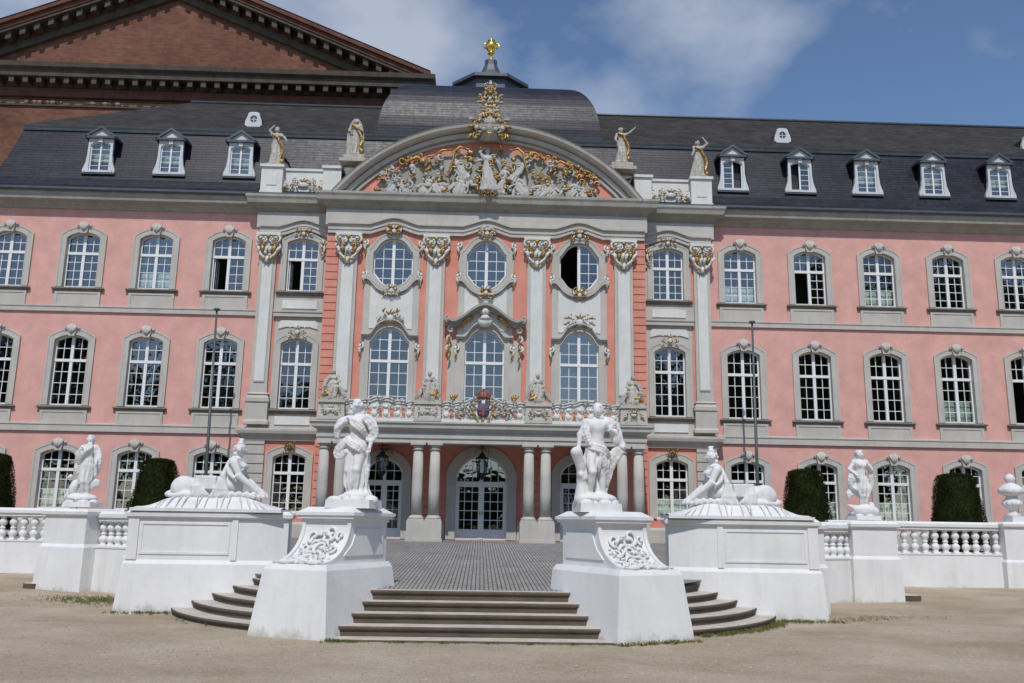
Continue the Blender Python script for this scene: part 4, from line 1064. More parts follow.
def human(s, mb, H, J={}, base=(0, 0, 0), hair='curly', dress=None, breasts=False, hands=True, look=(0, -1), beard=False, crest=False):
    P = dict(head=(0, -.005, .925), neck=(0, .01, .83), chest=(0, .0, .735), waist=(0, 0, .635), pel=(0, .005, .54),
             shL=(-.105, .005, .80), elL=(-.155, .015, .645), wrL=(-.15, -.04, .51), shR=(.105, .005, .80), elR=(.155, .015, .645), wrR=(.15, -.04, .51),
             hipL=(-.052, 0, .52), knL=(-.06, -.03, .285), anL=(-.055, .01, .045), toeL=(-.065, -.075, .018),
             hipR=(.052, 0, .52), knR=(.06, -.03, .285), anR=(.055, .01, .045), toeR=(.065, -.075, .018))
    P.update(J); B = np.array(base); P = {k: np.array(v, float)*H+B for k, v in P.items()}
    k = .022*H
    s.cap(P['pel'], P['waist'], .078*H, .066*H, k*1.6); s.cap(P['waist'], P['chest'], .064*H, .086*H, k*1.6)
    s.ell(P['chest']+np.array([0, 0, .02*H]), np.array([.105, .07, .085])*H, k*1.5); s.ell(P['pel'], np.array([.095, .072, .07])*H, k*1.5)
    s.cap(P['shL'], P['shR'], .042*H, .042*H, k*1.4); s.cap(P['neck'], P['head']-np.array([0, 0, .02*H]), .034*H, .03*H, k)
    if breasts:
        for x in (-.045, .045): s.ell(P['chest']+np.array([x*H, -.062*H, .02*H]), np.array([.034]*3)*H, k)
    else:
        for x in (-.042, .042): s.ell(P['chest']+np.array([x*H, -.052*H, .035*H]), np.array([.048, .022, .036])*H, k)
    lx, ly = look; hd = P['head']; n = hypot(lx, ly); lx, ly = lx/n, ly/n; fx = np.array([lx, ly, 0]); sx_ = np.array([-ly, lx, 0])
    s.ell(hd, np.array([.053, .059, .068])*H, k*.5); s.ell(hd+fx*.018*H+np.array([0, 0, -.036*H]), np.array([.032, .032, .034])*H, k*.6)
    s.cap(hd+fx*.054*H+np.array([0, 0, .012*H]), hd+fx*.066*H+np.array([0, 0, -.014*H]), .006*H, .010*H, k*.3)
    for q in (-1, 1):
        s.ell(hd+fx*.056*H+sx_*q*.019*H+np.array([0, 0, .006*H]), np.array([.011]*3)*H, k*.25, True)
        s.ell(hd+fx*.046*H+sx_*q*.018*H+np.array([0, 0, .004*H]), np.array([.010]*3)*H, k*.1)
        s.ell(hd+sx_*q*.050*H, np.array([.012, .012, .018])*H, k*.2)
    s.cap(hd+fx*.052*H+sx_*.012*H-np.array([0, 0, .034*H]), hd+fx*.052*H-sx_*.012*H-np.array([0, 0, .034*H]), .006*H, .006*H, k*.2)
    rng = random.Random(int(H*100)+len(J))
    if hair:
        for i in range(26 if hair == 'curly' else 18):
            a = rng.uniform(0, 6.28); e = rng.uniform(-.1, 1.0); v = np.array([cos(a)*cos(e), sin(a)*cos(e), sin(e)])
            if v@fx > .35 and e < .7: continue
            s.ell(hd+v*.054*H+np.array([0, 0, .006*H]), np.array([.018]*3)*H*rng.uniform(.8, 1.25), k*.25)
        for i in range(4): s.ell(hd-fx*(.05+.008*i)*H+np.array([0, 0, -.02*i*H]), np.array([.026]*3)*H, k*.4)
    if crest:
        for i in range(3): s.ell(hd+np.array([(i-1)*.022*H, -.005*H, .062*H]), np.array([.022, .022, .022])*H, k*.4)
    if beard:
        for i in range(8): s.ell(hd+fx*(.04+.006*(i % 3))*H+np.array([rng.uniform(-.02, .02)*H, 0, -(.05+.012*(i//2))*H]), np.array([.018]*3)*H, k*.3)
    for S_ in 'LR':
        sh, el, wr = P['sh'+S_], P['el'+S_], P['wr'+S_]
        s.ell(sh, np.array([.046, .044, .044])*H, k); s.cap(sh, el, .037*H, .028*H, k*.7); s.cap(el, wr, .028*H, .018*H, k*.7)
        d = (wr-el)/max(1e-6, np.linalg.norm(wr-el))
        s.ell(wr+d*.02*H, np.array([.022, .018, .024])*H, k*.5)
        if hands: fingers(mb, tuple(wr+d*.012*H), tuple(d), .075*H, 1 if S_ == 'L' else -1)
        hp, kn, an, to = P['hip'+S_], P['kn'+S_], P['an'+S_], P['toe'+S_]
        s.cap(hp, kn, .066*H, .042*H, k); s.cap(kn, an, .040*H, .024*H, k*.6)
        s.ell(kn+(an-kn)*.28+np.array([0, .012*H, 0]), np.array([.036, .036, .07])*H, k)
        s.cap(an-np.array([0, 0, .018*H]), to, .023*H, .016*H, k*.6)
    return P
def stone_fig(name, s, mb, res, mat, parent, wloc, ry=0, nz=.003, nf=16, seed=0, flip=False, scale=1.0):
    V, Fq = s.mesh(res, nz*.7, nf, seed)
    m = MB(); m.v = [tuple(p) for p in V]; m.f = [tuple(int(i) for i in q) for q in Fq]; m.sm = [True]*len(m.f)
    n = len(m.v); m.v += mb.v; m.f += [tuple(i+n for i in f) for f in mb.f]; m.sm += mb.sm
    ca, sa = cos(ry)*scale, sin(ry)*scale; fl = -1 if flip else 1
    m.v = [(ca*x*fl-sa*y+wloc[0], sa*x*fl+ca*y+wloc[1], z*scale+wloc[2]) for x, y, z in m.v]
    return m.build(name, mat, parent, wloc)
def cloth(s, pts, r, H, seed, n=3, k=None):
    rng = random.Random(seed)
    n += 2; P_ = [np.array(p, float)*H for p in pts]; up_ = rng.uniform(-.4, .4)
    # smooth the strand path
    Q = [P_[0]]
    for i in range(len(P_)-1):
        a, b = P_[i], P_[i+1]; p0 = P_[max(0, i-1)]; p3 = P_[min(len(P_)-1, i+2)]
        for t in (.33, .67, 1.0): Q.append(.5*((2*a)+(b-p0)*t+(2*p0-5*a+4*b-p3)*t*t+(3*a-p0-3*b+p3)*t**3))
    for j in range(n):
        off = (j-(n-1)/2)*r*1.7/(n-1)*H; yo = (.013 if j % 2 else -.011)*H; q = []
        for i, p in enumerate(Q):
            d = Q[min(i+1, len(Q)-1)]-Q[max(i-1, 0)]; d = d/max(1e-6, np.linalg.norm(d)); w = np.cross(d, np.array([up_*.3, -1, .2])); w /= max(1e-6, np.linalg.norm(w))
            fan = .55+.6*sin(pi*min(1, i/(len(Q)-1))*.9+.3)
            q.append(p+w*off*fan+np.array([0, yo+rng.uniform(-1, 1)*.004*H, 0]))
        rr = r*H*rng.uniform(.42, .6); s.chain(q, [rr*(.7+.3*sin(pi*i/(len(q)-1)+.3)) for i in range(len(q))], k or .010*H)
def rocky(w, d, h, seed, cx, cy, cz, parent, mat, rough=True, rot=0):
    rng = random.Random(seed); mb = MB()
    mb.hexa([(-w, -d, 0), (w, -d, 0), (w, d, 0), (-w, d, 0)], [(-w*.97, -d*.97, h*.62), (w*.97, -d*.97, h*.62), (w*.97, d*.97, h*.62), (-w*.97, d*.97, h*.62)])
    if rough:
        for i in range(14):
            mb.ball((rng.uniform(-.75, .75)*w, rng.uniform(-.75, .75)*d, h*.60), (w*rng.uniform(.2, .4), d*rng.uniform(.2, .4), h*rng.uniform(.25, .5)), 8, 6)
    f = rotz(rot, cx, cy); mb.xf(lambda x, y, z: f(x, y, z+cz)); return mb.build('plinth', mat, parent)

# -- draped goddess on the left prow
def fig_goddess(H=1.95):
    s, mb = SDF(.03), MB()
    human(s, mb, H, dict(head=(-.015, -.01, .925), elL=(-.215, -.06, .70), wrL=(-.10, -.11, .76), elR=(.185, .02, .66), wrR=(.175, -.04, .515),
          shL=(-.11, .0, .795), shR=(.11, 0, .805), hipR=(.055, 0, .52), knR=(.045, -.07, .285), anR=(.035, -.03, .05), toeR=(.02, -.12, .018), knL=(-.065, -.04, .28), anL=(-.085, .03, .05), toeL=(-.12, -.04, .018), pel=(.012, 0, .54)),
          hair='curly', breasts=True, look=(-.75, -.6), crest=True)
    s.fold((.0*H, .0, .60*H), (-.01*H, .0, .17*H), .084*H, .098*H, 10, .30, .5, .8, 3.0, .010*H)
    s.fold((.03*H, .01, .60*H), (.065*H, .03*H, .07*H), .06*H, .075*H, 9, .32, 1.5, .8, 3, .012*H)
    cloth(s, [(-.07, -.05, .60), (-.14, -.04, .55), (-.21, -.01, .49), (-.22, .0, .44), (-.16, -.03, .43), (-.09, -.06, .47)], .034, H, 3, 3)
    cloth(s, [(-.11, -.04, .80), (-.18, -.05, .76), (-.215, -.05, .68), (-.225, -.03, .60)], .032, H, 4, 3)
    cloth(s, [(.10, -.04, .81), (.17, -.03, .76), (.205, -.01, .68), (.19, .0, .61), (.13, -.02, .60)], .036, H, 5, 3)
    cloth(s, [(-.08, -.075, .80), (0, -.09, .75), (.09, -.08, .69), (.12, -.02, .62)], .028, H, 6, 3)
    cloth(s, [(-.08, -.07, .57), (0, -.09, .53), (.08, -.075, .49), (.115, 0, .43)], .026, H, 7, 3)
    cloth(s, [(.11, .02, .50), (.12, .03, .34), (.10, .04, .18), (.12, .03, .04)], .032, H, 8, 3)
    s.ell((.03*H, .03*H, .03*H), np.array([.17, .12, .06])*H, .03*H)
    return s, mb
# -- nude god leaning on a trunk, lyre on the other side
def fig_god(H=1.95):
    s, mb = SDF(.03), MB()
    human(s, mb, H, dict(head=(.01, -.01, .925), shL=(-.115, 0, .80), elL=(-.20, -.01, .675), wrL=(-.225, -.05, .53), shR=(.115, 0, .80), elR=(.20, -.04, .70), wrR=(.12, -.11, .72),
          pel=(-.012, 0, .54), hipL=(-.06, 0, .52), knL=(-.075, -.09, .30), anL=(-.085, .0, .07), toeL=(-.11, -.08, .04), knR=(.06, -.02, .29), anR=(.075, .01, .07), toeR=(.10, -.08, .03)), hair='curly', look=(-.3, -1), crest=True)
    s.fold((-.01*H, 0, .57*H), (-.01*H, -.01, .41*H), .09*H, .115*H, 10, .28, .3, .85, 3, .012*H)
    # trunk
    s.chain([(-.17*H, .02*H, .02*H), (-.16*H, .03*H, .2*H), (-.19*H, .0, .36*H), (-.245*H, -.03*H, .49*H)], [.075*H, .052*H, .045*H, .06*H], .02*H)
    s.chain([(-.16*H, 0, .24*H), (-.09*H, .02*H, .34*H)], [.045*H, .03*H]); s.ell((-.19*H, -.02*H, .27*H), np.array([.035]*3)*H)
    cloth(s, [(-.10, -.04, .55), (-.03, -.09, .54), (.06, -.09, .51), (.12, -.03, .46), (.15, .02, .38)], .028, H, 13, 3)
    cloth(s, [(.10, .03, .83), (.17, .03, .80), (.225, .01, .72), (.26, 0, .62), (.31, -.02, .56)], .042, H, 14, 4)
    cloth(s, [(.30, .0, .57), (.24, .01, .50), (.17, .03, .40), (.13, .05, .26), (.09, .05, .1)], .046, H, 15, 5)
    cloth(s, [(-.10, .0, .82), (-.14, -.03, .74), (-.12, -.05, .64), (-.09, -.07, .56)], .03, H, 18, 2)
    cloth(s, [(.02, -.09, .50), (.05, -.08, .40), (.10, -.03, .30), (.12, .02, .18)], .03, H, 19, 2)
    s.ell((.21*H, -.03*H, .66*H), np.array([.06, .03, .085])*H, .02*H, rot=.35)       # lyre body
    s.chain([(.14*H, -.05*H, .74*H), (.20*H, -.06*H, .80*H), (.24*H, -.05*H, .74*H)], [.014*H]*3)
    s.ell((-.0*H, .03*H, .035*H), np.array([.24, .13, .06])*H, .03*H)
    s.chain([(.02*H, .06*H, .05*H), (.02*H, .05*H, .3*H), (0, .04*H, .5*H)], [.06*H, .05*H, .05*H])
    return s, mb
# -- bearded cloaked figure with an eagle by his feet
def fig_elder(H=1.9):
    s, mb = SDF(.03), MB()
    human(s, mb, H, dict(head=(.03, -.01, .925), elL=(-.16, -.07, .70), wrL=(-.06, -.12, .76), elR=(.17, 0, .67), wrR=(.20, -.07, .58), knL=(.0, -.07, .29), anL=(-.01, -.02, .06), toeL=(-.05, -.1, .03), hipL=(-.04, 0, .52)), look=(.35, -1), beard=True)
    s.fold((.01*H, 0, .60*H), (.0, 0, .34*H), .085*H, .10*H, 10, .26, .9, .85, 3, .012*H)
    cloth(s, [(.08, -.05, .83), (-.02, -.1, .76), (-.1, -.08, .66), (-.12, -.03, .56)], .045, H, 23, 5)
    cloth(s, [(.11, .02, .82), (.16, .02, .72), (.19, .0, .60), (.18, .02, .48), (.14, .03, .38)], .038, H, 24, 3)
    cloth(s, [(-.12, 0, .6), (-.16, .0, .5), (-.13, .02, .4)], .05, H, 25, 4)
    s.ell((-.19*H, 0, .2*H), np.array([.08, .07, .13])*H, .03*H, rot=-.3); s.ell((-.25*H, -.03*H, .36*H), np.array([.035, .04, .04])*H); s.cap((-.25*H, -.06*H, .36*H), (-.27*H, -.1*H, .34*H), .015*H, .005*H)
    for q in range(3): s.chain([(-.12*H, .03*H, (.22-.03*q)*H), (-.30*H, .04*H, (.16-.03*q)*H), (-.37*H, .04*H, (.08-.02*q)*H)], [.03*H, .03*H, .012*H])
    for q in range(3): s.chain([(.08*H, .03*H, (.26-.03*q)*H), (.17*H, .03*H, (.3-.03*q)*H), (.22*H, .03*H, (.31-.03*q)*H)], [.04*H, .035*H, .015*H])
    s.ell((-.05*H, .03*H, .05*H), np.array([.26, .14, .07])*H, .03*H)
    return s, mb
# -- short-skirted nymph above a dolphin
def fig_nymph(H=1.92):
    s, mb = SDF(.03), MB()
    human(s, mb, H, dict(head=(-.01, -.01, .92), elL=(-.20, .0, .69), wrL=(-.12, -.08, .60), elR=(.16, -.06, .68), wrR=(.07, -.13, .74), shL=(-.1, 0, .8), knL=(-.02, -.05, .29), anL=(-.03, .02, .06), toeL=(-.07, -.06, .03), knR=(.055, -.05, .29), anR=(.04, .0, .06), toeR=(.07, -.08, .03)), look=(.6, -.8), breasts=True)
    s.fold((0, 0, .64*H), (.0, 0, .40*H), .075*H, .125*H, 11, .26, .2, .85, 3.5, .012*H)
    cloth(s, [(.1, -.03, .78), (.15, -.04, .7), (.16, -.02, .58), (.18, .0, .47), (.14, 0, .38)], .03, H, 33, 3)
    cloth(s, [(-.1, 0, .64), (-.17, -.02, .55), (-.16, .0, .44), (-.1, -.05, .38)], .045, H, 34, 4)
    cloth(s, [(-.10, .02, .42), (-.16, .04, .36), (-.22, .03, .31), (-.20, .04, .25)], .036, H, 35, 3)
    s.ell((.16*H, 0, .15*H), np.array([.05, .05, .05])*H)
    s.chain([(.2*H, 0, .05*H), (.05*H, -.05*H, .06*H), (-.12*H, -.04*H, .08*H), (-.25*H, 0, .14*H)], [.075*H, .085*H, .06*H, .02*H], .03*H)
    s.chain([(.06*H, .05*H, .05*H), (.08*H, .05*H, .3*H)], [.06*H, .035*H]); s.ell((0, .02*H, .03*H), np.array([.22, .13, .05])*H, .03*H)
    return s, mb
# -- roof figures: four poses
def fig_roof(kind, H=1.85):
    s, mb = SDF(.03), MB(); J = {}
    if kind == 0: J = dict(elL=(-.18, -.03, .9), wrL=(-.08, -.05, 1.0), elR=(.2, -.03, .72), wrR=(.26, -.08, .62), head=(.0, -.01, .92))
    if kind == 1: J = dict(elL=(-.17, -.02, .68), wrL=(-.08, -.12, .62), elR=(.17, -.05, .67), wrR=(.08, -.12, .70))
    if kind == 2: J = dict(elR=(.22, -.03, .86), wrR=(.34, -.05, .97), elL=(-.16, -.05, .66), wrL=(-.12, -.12, .55), head=(-.01, -.01, .92))
    if kind == 3: J = dict(elR=(.22, -.02, .90), wrR=(.12, -.03, 1.03), elL=(-.13, -.08, .68), wrL=(-.18, -.12, .56), head=(-.02, -.02, .90))
    J.update(knL=(-.02, -.08, .29), anL=(-.06, -.02, .05), toeL=(-.09, -.1, .02))
    human(s, mb, H, J, hands=False, breasts=kind != 2, look=((-1)**kind*.5, -1), crest=kind in (0, 1))
    s.fold((0, 0, .62*H), ((-1)**kind*.04*H, 0, .08*H), .09*H, .17*H, 8, .2, kind, .8, 2.5, .025*H)
    if kind == 1:
        cloth(s, [(-.02, .0, .985), (-.09, .02, .86), (-.15, .02, .6), (-.16, .02, .3), (-.15, 0, .08)], .04, H, 41, 3)
        cloth(s, [(.02, .0, .985), (.09, .02, .86), (.15, .02, .6), (.16, .02, .3), (.15, 0, .08)], .04, H, 42, 3)
    s.ell((0, .0, .03*H), np.array([.2, .14, .05])*H, .03*H)
    g = SDF(.03)
    cloth(g, [(.05, -.10, .66), (.14, -.09, .52), (.17, -.08, .36), (.13, -.1, .2), (.16, -.08, .05)], .024, H, 45+kind, 2)
    cloth(g, [(-.10, -.08, .80), (0, -.11, .74), (.1, -.09, .66)], .022, H, 49+kind, 2)
    g.ell((.18*H, -.05*H, .1*H), np.array([.06, .07, .08])*H)
    return s, mb, g
# -- seated figures on the parapet
def fig_seated(kind, H=1.45):
    s, mb = SDF(.03), MB(); m = 1 if kind % 2 else -1
    human(s, mb, H, dict(head=(m*.02, -.03, .74), neck=(0, -.01, .645), chest=(0, 0, .55), waist=(-m*.02, .0, .45), pel=(-m*.03, .02, .35), shL=(-.10, 0, .62), shR=(.10, 0, .62),
        elL=(-.17, -.05, .48), wrL=(-.1 if m > 0 else -.24, -.14, .42 if m > 0 else .3), elR=(.17, -.05, .48), wrR=(.1 if m < 0 else .24, -.12, .42 if m < 0 else .3),
        hipL=(-.07, 0, .33), hipR=(.05, 0, .33), knL=(-.14-(.05 if m < 0 else 0), -.16, .32), knR=(.14+(.05 if m > 0 else 0), -.17, .30), anL=(-.18 if m < 0 else -.08, -.13, .08), anR=(.2 if m > 0 else .08, -.13, .08),
        toeL=(-.24 if m < 0 else -.1, -.2, .04), toeR=(.26 if m > 0 else .1, -.2, .04)), hands=False, breasts=True, look=(m*.6, -1))
    s.ell((0, .02*H, .14*H), np.array([.22, .15, .15])*H, .04*H)
    s.fold((0, -.03*H, .36*H), (m*.05*H, -.06*H, .06*H), .15*H, .22*H, 8, .18, kind, .75, 2, .03*H)
    cloth(s, [(m*.1, 0, .6), (m*.2, 0, .5), (m*.24, -.02, .32), (m*.3, 0, .12)], .045, H, 60+kind, 4)
    cloth(s, [(-m*.08, -.1, .34), (-m*.2, -.1, .26), (-m*.3, -.08, .1), (-m*.36, -.06, .04)], .045, H, 64+kind, 4)
    g = SDF(.03); g.ell((m*.16*H, -.17*H, .16*H), np.array([.07, .06, .08])*H); cloth(g, [(m*.05, -.2, .16), (m*.2, -.2, .1), (m*.28, -.18, .05)], .03, H, 66, 4)
    return s, mb, g

white_grp = 'white stone statues on the garden walls'
def statue(label, fn, x, y, z, rot, base, flip=False, res=.0115, cat='statue', slim=.9):
    t = thing('statue', label, cat, (x, y, z), white_grp)
    s, mb = fn(); w, d, h = base; V0 = np.array([slim, 1, 1.0])
    mb.v = [(p[0]*slim, p[1], p[2]) for p in mb.v]
    s.p = [tuple([q[0], q[1]*V0, (q[2]*V0)]+list(q[3:])) for q in s.p]
    rocky(w, d, h, 3, x, y, z, t, STAT, True, rot)
    stone_fig('figure', s, mb, res, STAT, t, (x, y, z+h*.72), rot, .0035, 17, 5, flip)
    return t
statue('white draped goddess with head turned aside, on the swept pedestal left of the central steps', fig_goddess, -2.50, -20.5, 2.28, -.25, (.46, .34, .26))
statue('white bare-chested god leaning on a stump, on the swept pedestal right of the steps', fig_god, 2.27, -20.5, 2.28, .15, (.42, .34, .28))
statue('white bearded man in a cloak with an eagle at his feet, on the left pier', fig_elder, -11.35, -12.15, 2.30, -.15, (.42, .34, .22))
statue('white woman in short fluttering dress standing on a dolphin, on the right pier', fig_nymph, 11.2, -12.15, 2.30, .1, (.38, .34, .2))

# -- reclining sphinxes
def fig_sphinx():
    s, mb = SDF(.04), MB()       # head towards +x, length about 2 m, ground at 0
    s.ell((-.15, 0, .25), (.62, .24, .22)); s.ell((-.62, -.10, .22), (.27, .17, .25), .05); s.ell((-.62, .12, .22), (.25, .15, .24), .05)
    s.chain([(-.55, -.24, .08), (-.25, -.28, .05), (-.08, -.28, .05)], [.08, .06, .05]); s.chain([(-.8, 0, .2), (-.95, -.1, .08), (-.85, -.27, .06), (-.62, -.32, .06)], [.05, .045, .04, .05])
    s.cap((.33, 0, .3), (.42, 0, .70), .27, .19, .06); s.ell((.43, 0, .72), (.18, .24, .17), .04)
    for q in (-1, 1):
        s.ell((.585, q*.085, .70), (.08, .075, .075), .02); s.ell((.41, q*.22, .79), (.10, .09, .10), .03)
        s.cap((.43, q*.25, .76), (.56, q*.28, .48), .085, .07, .02); s.cap((.56, q*.28, .48), (.95, q*.22, .16), .075, .055, .02)
        s.chain([(.93, q*.2, .17), (1.06, q*.2, .08)], [.05, .06])
        for f_ in range(4): s.ell((1.08, q*.2+(f_-1.5)*.035, .05), (.055, .02, .03), .006)
    s.cap((.44, 0, .80), (.47, 0, .98), .08, .07, .03)
    hd = np.array([.49, -.01, 1.07]); s.ell(hd, (.12, .11, .14), .02); s.ell(hd+np.array([.04, 0, -.06]), (.06, .055, .06), .02)
    s.cap(hd+np.array([.105, 0, .02]), hd+np.array([.132, 0, -.03]), .012, .02, .01)
    for q in (-1, 1): s.ell(hd+np.array([.10, q*.038, .012]), (.02, .02, .018), .008, True); s.ell(hd+np.array([.085, q*.035, .008]), (.018, .018, .018), .004)
    s.cap(hd+np.array([.105, .02, -.07]), hd+np.array([.105, -.02, -.07]), .011, .011, .008)
    rng = random.Random(8)
    for i in range(40):
        a = rng.uniform(0, 6.28); e = rng.uniform(-.4, 1.3); v = np.array([cos(a)*cos(e), sin(a)*cos(e), sin(e)])
        if v[0] > .45 and e < .75: continue
        s.ell(hd+v*np.array([.13, .12, .135]), np.array([.036]*3)*rng.uniform(.8, 1.2), .01)
    for i in range(5): s.ell(hd+np.array([-.1-.01*i, rng.uniform(-.05, .05), -.06-.045*i]), (.045, .05, .045), .015)
    s.chain([hd+np.array([-.02, 0, .12]), hd+np.array([.02, 0, .19]), hd+np.array([-.06, 0, .23])], [.05, .035, .015])
    # saddle cloth
    s.box((-.15, 0, .33), (.20, .235, .12), .03, .04)
    for j in range(4): s.chain([(.60-.03*j, -.16+.02*j, .62-.02*j), (.62-.04*j, 0, .56-.02*j), (.60-.03*j, .16, .62)], [.02, .024, .02], .01)
    s.chain([(.30, -.28, .66), (.36, -.30, .52), (.46, -.33, .44), (.55, -.34, .5)], [.03, .045, .04, .025], .012); s.chain([(.55, .0, .84), (.52, -.14, .84), (.42, -.25, .86), (.32, -.2, .84)], [.02, .025, .03, .03], .01)
    for j in range(5): s.chain([(.3, -.22+.02*j, .78-.05*j), (.22, -.28, .5), (.10+.05*j, -.30, .2), (.02+.09*j, -.30, .05)], [.035, .045, .05, .05], .02)
    for j in range(4): s.chain([(-.32, -.22, .42), (-.38+.04*j, -.3, .25), (-.36+.09*j, -.31, .08)], [.03, .045, .05], .02)
    for j in range(6): s.chain([(.15+.15*j, -.30+.02*j, .06), (.28+.15*j, -.30+.02*j, .10), (.4+.12*j, -.24, .05)], [.05, .06, .05], .02)
    return s, mb
def sphinx(label, cx, cy, cz, flip, rot):
    t = thing('sphinx_statue', label, 'sphinx', (cx, cy, cz), white_grp)
    m = MB(); f = rotz(rot, cx, cy); n = 13
    xs = lin(-1.62, 1.62, 25)
    V = []
    prof = lambda x: .07+.29*min(1, max(0, (1.55-abs(x))/.78))**1.3
    rng = random.Random(2)
    ys = lin(-1, 1, 9)
    for x in xs:
        for q in ys:
            hgt = prof(x)
            z = .05 if abs(q) == 1 else .05+(hgt-.02)*(1-abs(q)**3)+.018*sin(x*9+q*5)*(1-abs(q))
            V.append((x, q*.62, z))
    k = len(ys); Fs = [(i*k+j, (i+1)*k+j, (i+1)*k+j+1, i*k+j+1) for i in range(len(xs)-1) for j in range(k-1)]
    m.add(V, Fs, True); m.box(-1.66, 1.66, -.64, .64, 0, .07)
    # hanging cloth points along the front of the mound
    for q in range(15):
        x = -1.1+.157*q+rng.uniform(-.04, .04); x2 = x*1.12+rng.uniform(-.08, .08)
        m.tube([(x, -.36, prof(x)*.98-.02), ((x+x2)/2, -.50, prof(x)*.72), (x2, -.60, .08)], [.02, rng.uniform(.015, .03), .012], 6)
    fl = -1 if flip else 1
    m.xf(lambda x, y, z: f(x*fl, y, z+cz)); m.build('mound', STAT, t)
    s, mb = fig_sphinx(); s.p = s.p
    stone_fig('figure', s, mb, .017, STAT, t, (cx, cy, cz+.30), rot, .004, 14, 3, flip, 1.08)
sphinx('white reclining sphinx with curled hair facing right towards the steps, on the left wall block', -6.20, -17.15, 2.19, False, .05)
sphinx('white reclining sphinx with curled hair facing left towards the steps, on the right wall block', 5.98, -17.15, 2.22, True, -.05)

# -- roof statues and parapet statues, weathered with gilding
rg = 'weathered statues along the roof attic'; pg = 'weathered seated statues on the balcony parapet'
ROOFMESH = []
for k, (x, y, z, lb, fl) in enumerate(((-9.68, -.27, 17.63, 'weathered roof statue with raised arm and gilded drapery, on the outer left attic pedestal', False),
        (-6.0, -1.0, 17.95, 'hooded cloaked roof statue on its own block, left shoulder of the arched gable', False),
        (5.98, -1.0, 17.95, 'weathered roof statue pointing up to the right, on the right shoulder of the arched gable', False),
        (9.68, -.27, 17.63, 'weathered roof statue with one arm bent over its head, on the outer right attic pedestal', False))):
    t = thing('roof_statue', lb, 'statue', (x, y, z), rg)
    s, mb, g = fig_roof(k, 1.88 if k in (0, 3) else 1.78)
    mb2 = MB()
    if k in (1, 2):
        mb2.box(x-.62, x+.62, y-.35, y+.45, z-.33, z-.18); mb2.box(x-.48, x+.48, y-.28, y+.4, z-.18, z+.02)
    else: mb2.box(x-.34, x+.34, y-.3, y+.3, z, z+.1)
    mb2.build('plinth', WSTAT, t)
    o = stone_fig('figure', s, mb, .02, WSTAT, t, (x, y, z+(.02 if k in (1, 2) else .08)), 0, .005, 14, k)
    o2 = stone_fig('gilded_drapery', g, MB(), .024, GOLD, t, (x, y, z+.05), 0, .004, 14, k)
    ROOFMESH.append((o.data, o2.data))
SEATM = []
for k, (x, lb) in enumerate(((-5.92, 'weathered seated statue at the far left end of the balcony parapet'), (-2.17, 'weathered seated statue on the parapet pedestal just left of the coat of arms'),
        (2.17, 'weathered seated statue on the parapet pedestal just right of the coat of arms'), (5.92, 'weathered seated statue at the far right end of the balcony parapet'))):
    t = thing('parapet_statue', lb, 'statue', (x, YQ, 6.66), pg); s, mb, g = fig_seated(k)
    mb2 = MB(); mb2.box(x-.45, x+.45, YQ-.24, YQ+.26, 6.655, 6.74); mb2.build('plinth', WSTAT, t)
    o = stone_fig('figure', s, mb, .018, WSTAT, t, (x, YQ+.05, 6.72), 0, .005, 14, k)
    o2 = stone_fig('gilding', g, MB(), .022, GOLD, t, (x, YQ+.05, 6.72), 0, .004, 14, k)
    SEATM.append((o.data, o2.data))

# -- relief figures in the tympanum reuse those meshes, flattened
RELM = surf('relief_stone', (.50, .49, .46), .8, .15, 8, .45, (.26, .25, .23), 30, .5)
def relief(src, x, z, sc, rot, mir=1, gold=False):
    me = src.copy(); me.materials.clear(); me.materials.append(GOLD if gold else RELM)
    M = Matrix.Rotation(rot, 4, 'Y') @ Matrix.Diagonal((sc*mir, sc*.62, sc, 1)); me.transform(M)
    if mir < 0: me.flip_normals()
    o = bpy.data.objects.new('relief_figure', me); col.objects.link(o); o.parent = PAL
    o.location = Vector((x, YC-.24, z))-PW; return o
rl = [(0, -.05, 16.45, 1.06, 0, 1, 0), (2, -2.0, 16.35, .78, -.9, 1, 1), (1, -1.35, 16.3, .9, .25, 1, 1), (0, -2.9, 16.3, .75, .55, -1, 1), (3, -3.6, 16.3, .66, -.5, 1, 1), (2, -4.3, 16.25, .55, .3, 1, 1),
      (1, -.95, 17.0, .62, -.6, 1, 0), (0, 1.05, 16.95, .62, .6, -1, 0), (2, 1.5, 16.3, .85, -.35, -1, 1), (1, 2.2, 16.35, .8, .8, 1, 1), (3, 2.9, 16.3, .75, -.4, -1, 1), (0, 3.65, 16.3, .68, .5, 1, 1), (1, 4.3, 16.25, .58, -.3, -1, 1), (3, .55, 16.35, .7, .2, 1, 0)]
for (i, x, z, sc, rt_, mir, seated) in rl: relief((SEATM if seated else ROOFMESH)[i][0], x, z, sc*(1.0 if seated else 1.02), rt_, mir)
S_, G_ = MB(), MB(); rng = random.Random(17)
for i in range(260):
    x = rng.uniform(-4.9, 4.9); top_ = 16.25+2.25*sqrt(max(0, 1-(x/5.3)**2)); u = rng.random()
    if 1: z = 16.25+(top_-16.25)*u
    T = G_ if rng.random() < .62 else S_; k = rng.random(); sc = rng.uniform(.8, 1.7); a = rng.uniform(0, 6.28); yy = YC-.14-.2*rng.random()
    if u > .9: T = G_
    if k < .5: scroll(T, x, yy, z, .13*sc, a, .75, rng.choice((-1, 1)), .036*sc)
    elif k < .85: leaf(T, x, yy, z, a, .22*sc, .035*sc)
    else: T.ball((x, yy, z), (.09*sc, .06*sc, .09*sc), 7, 5)
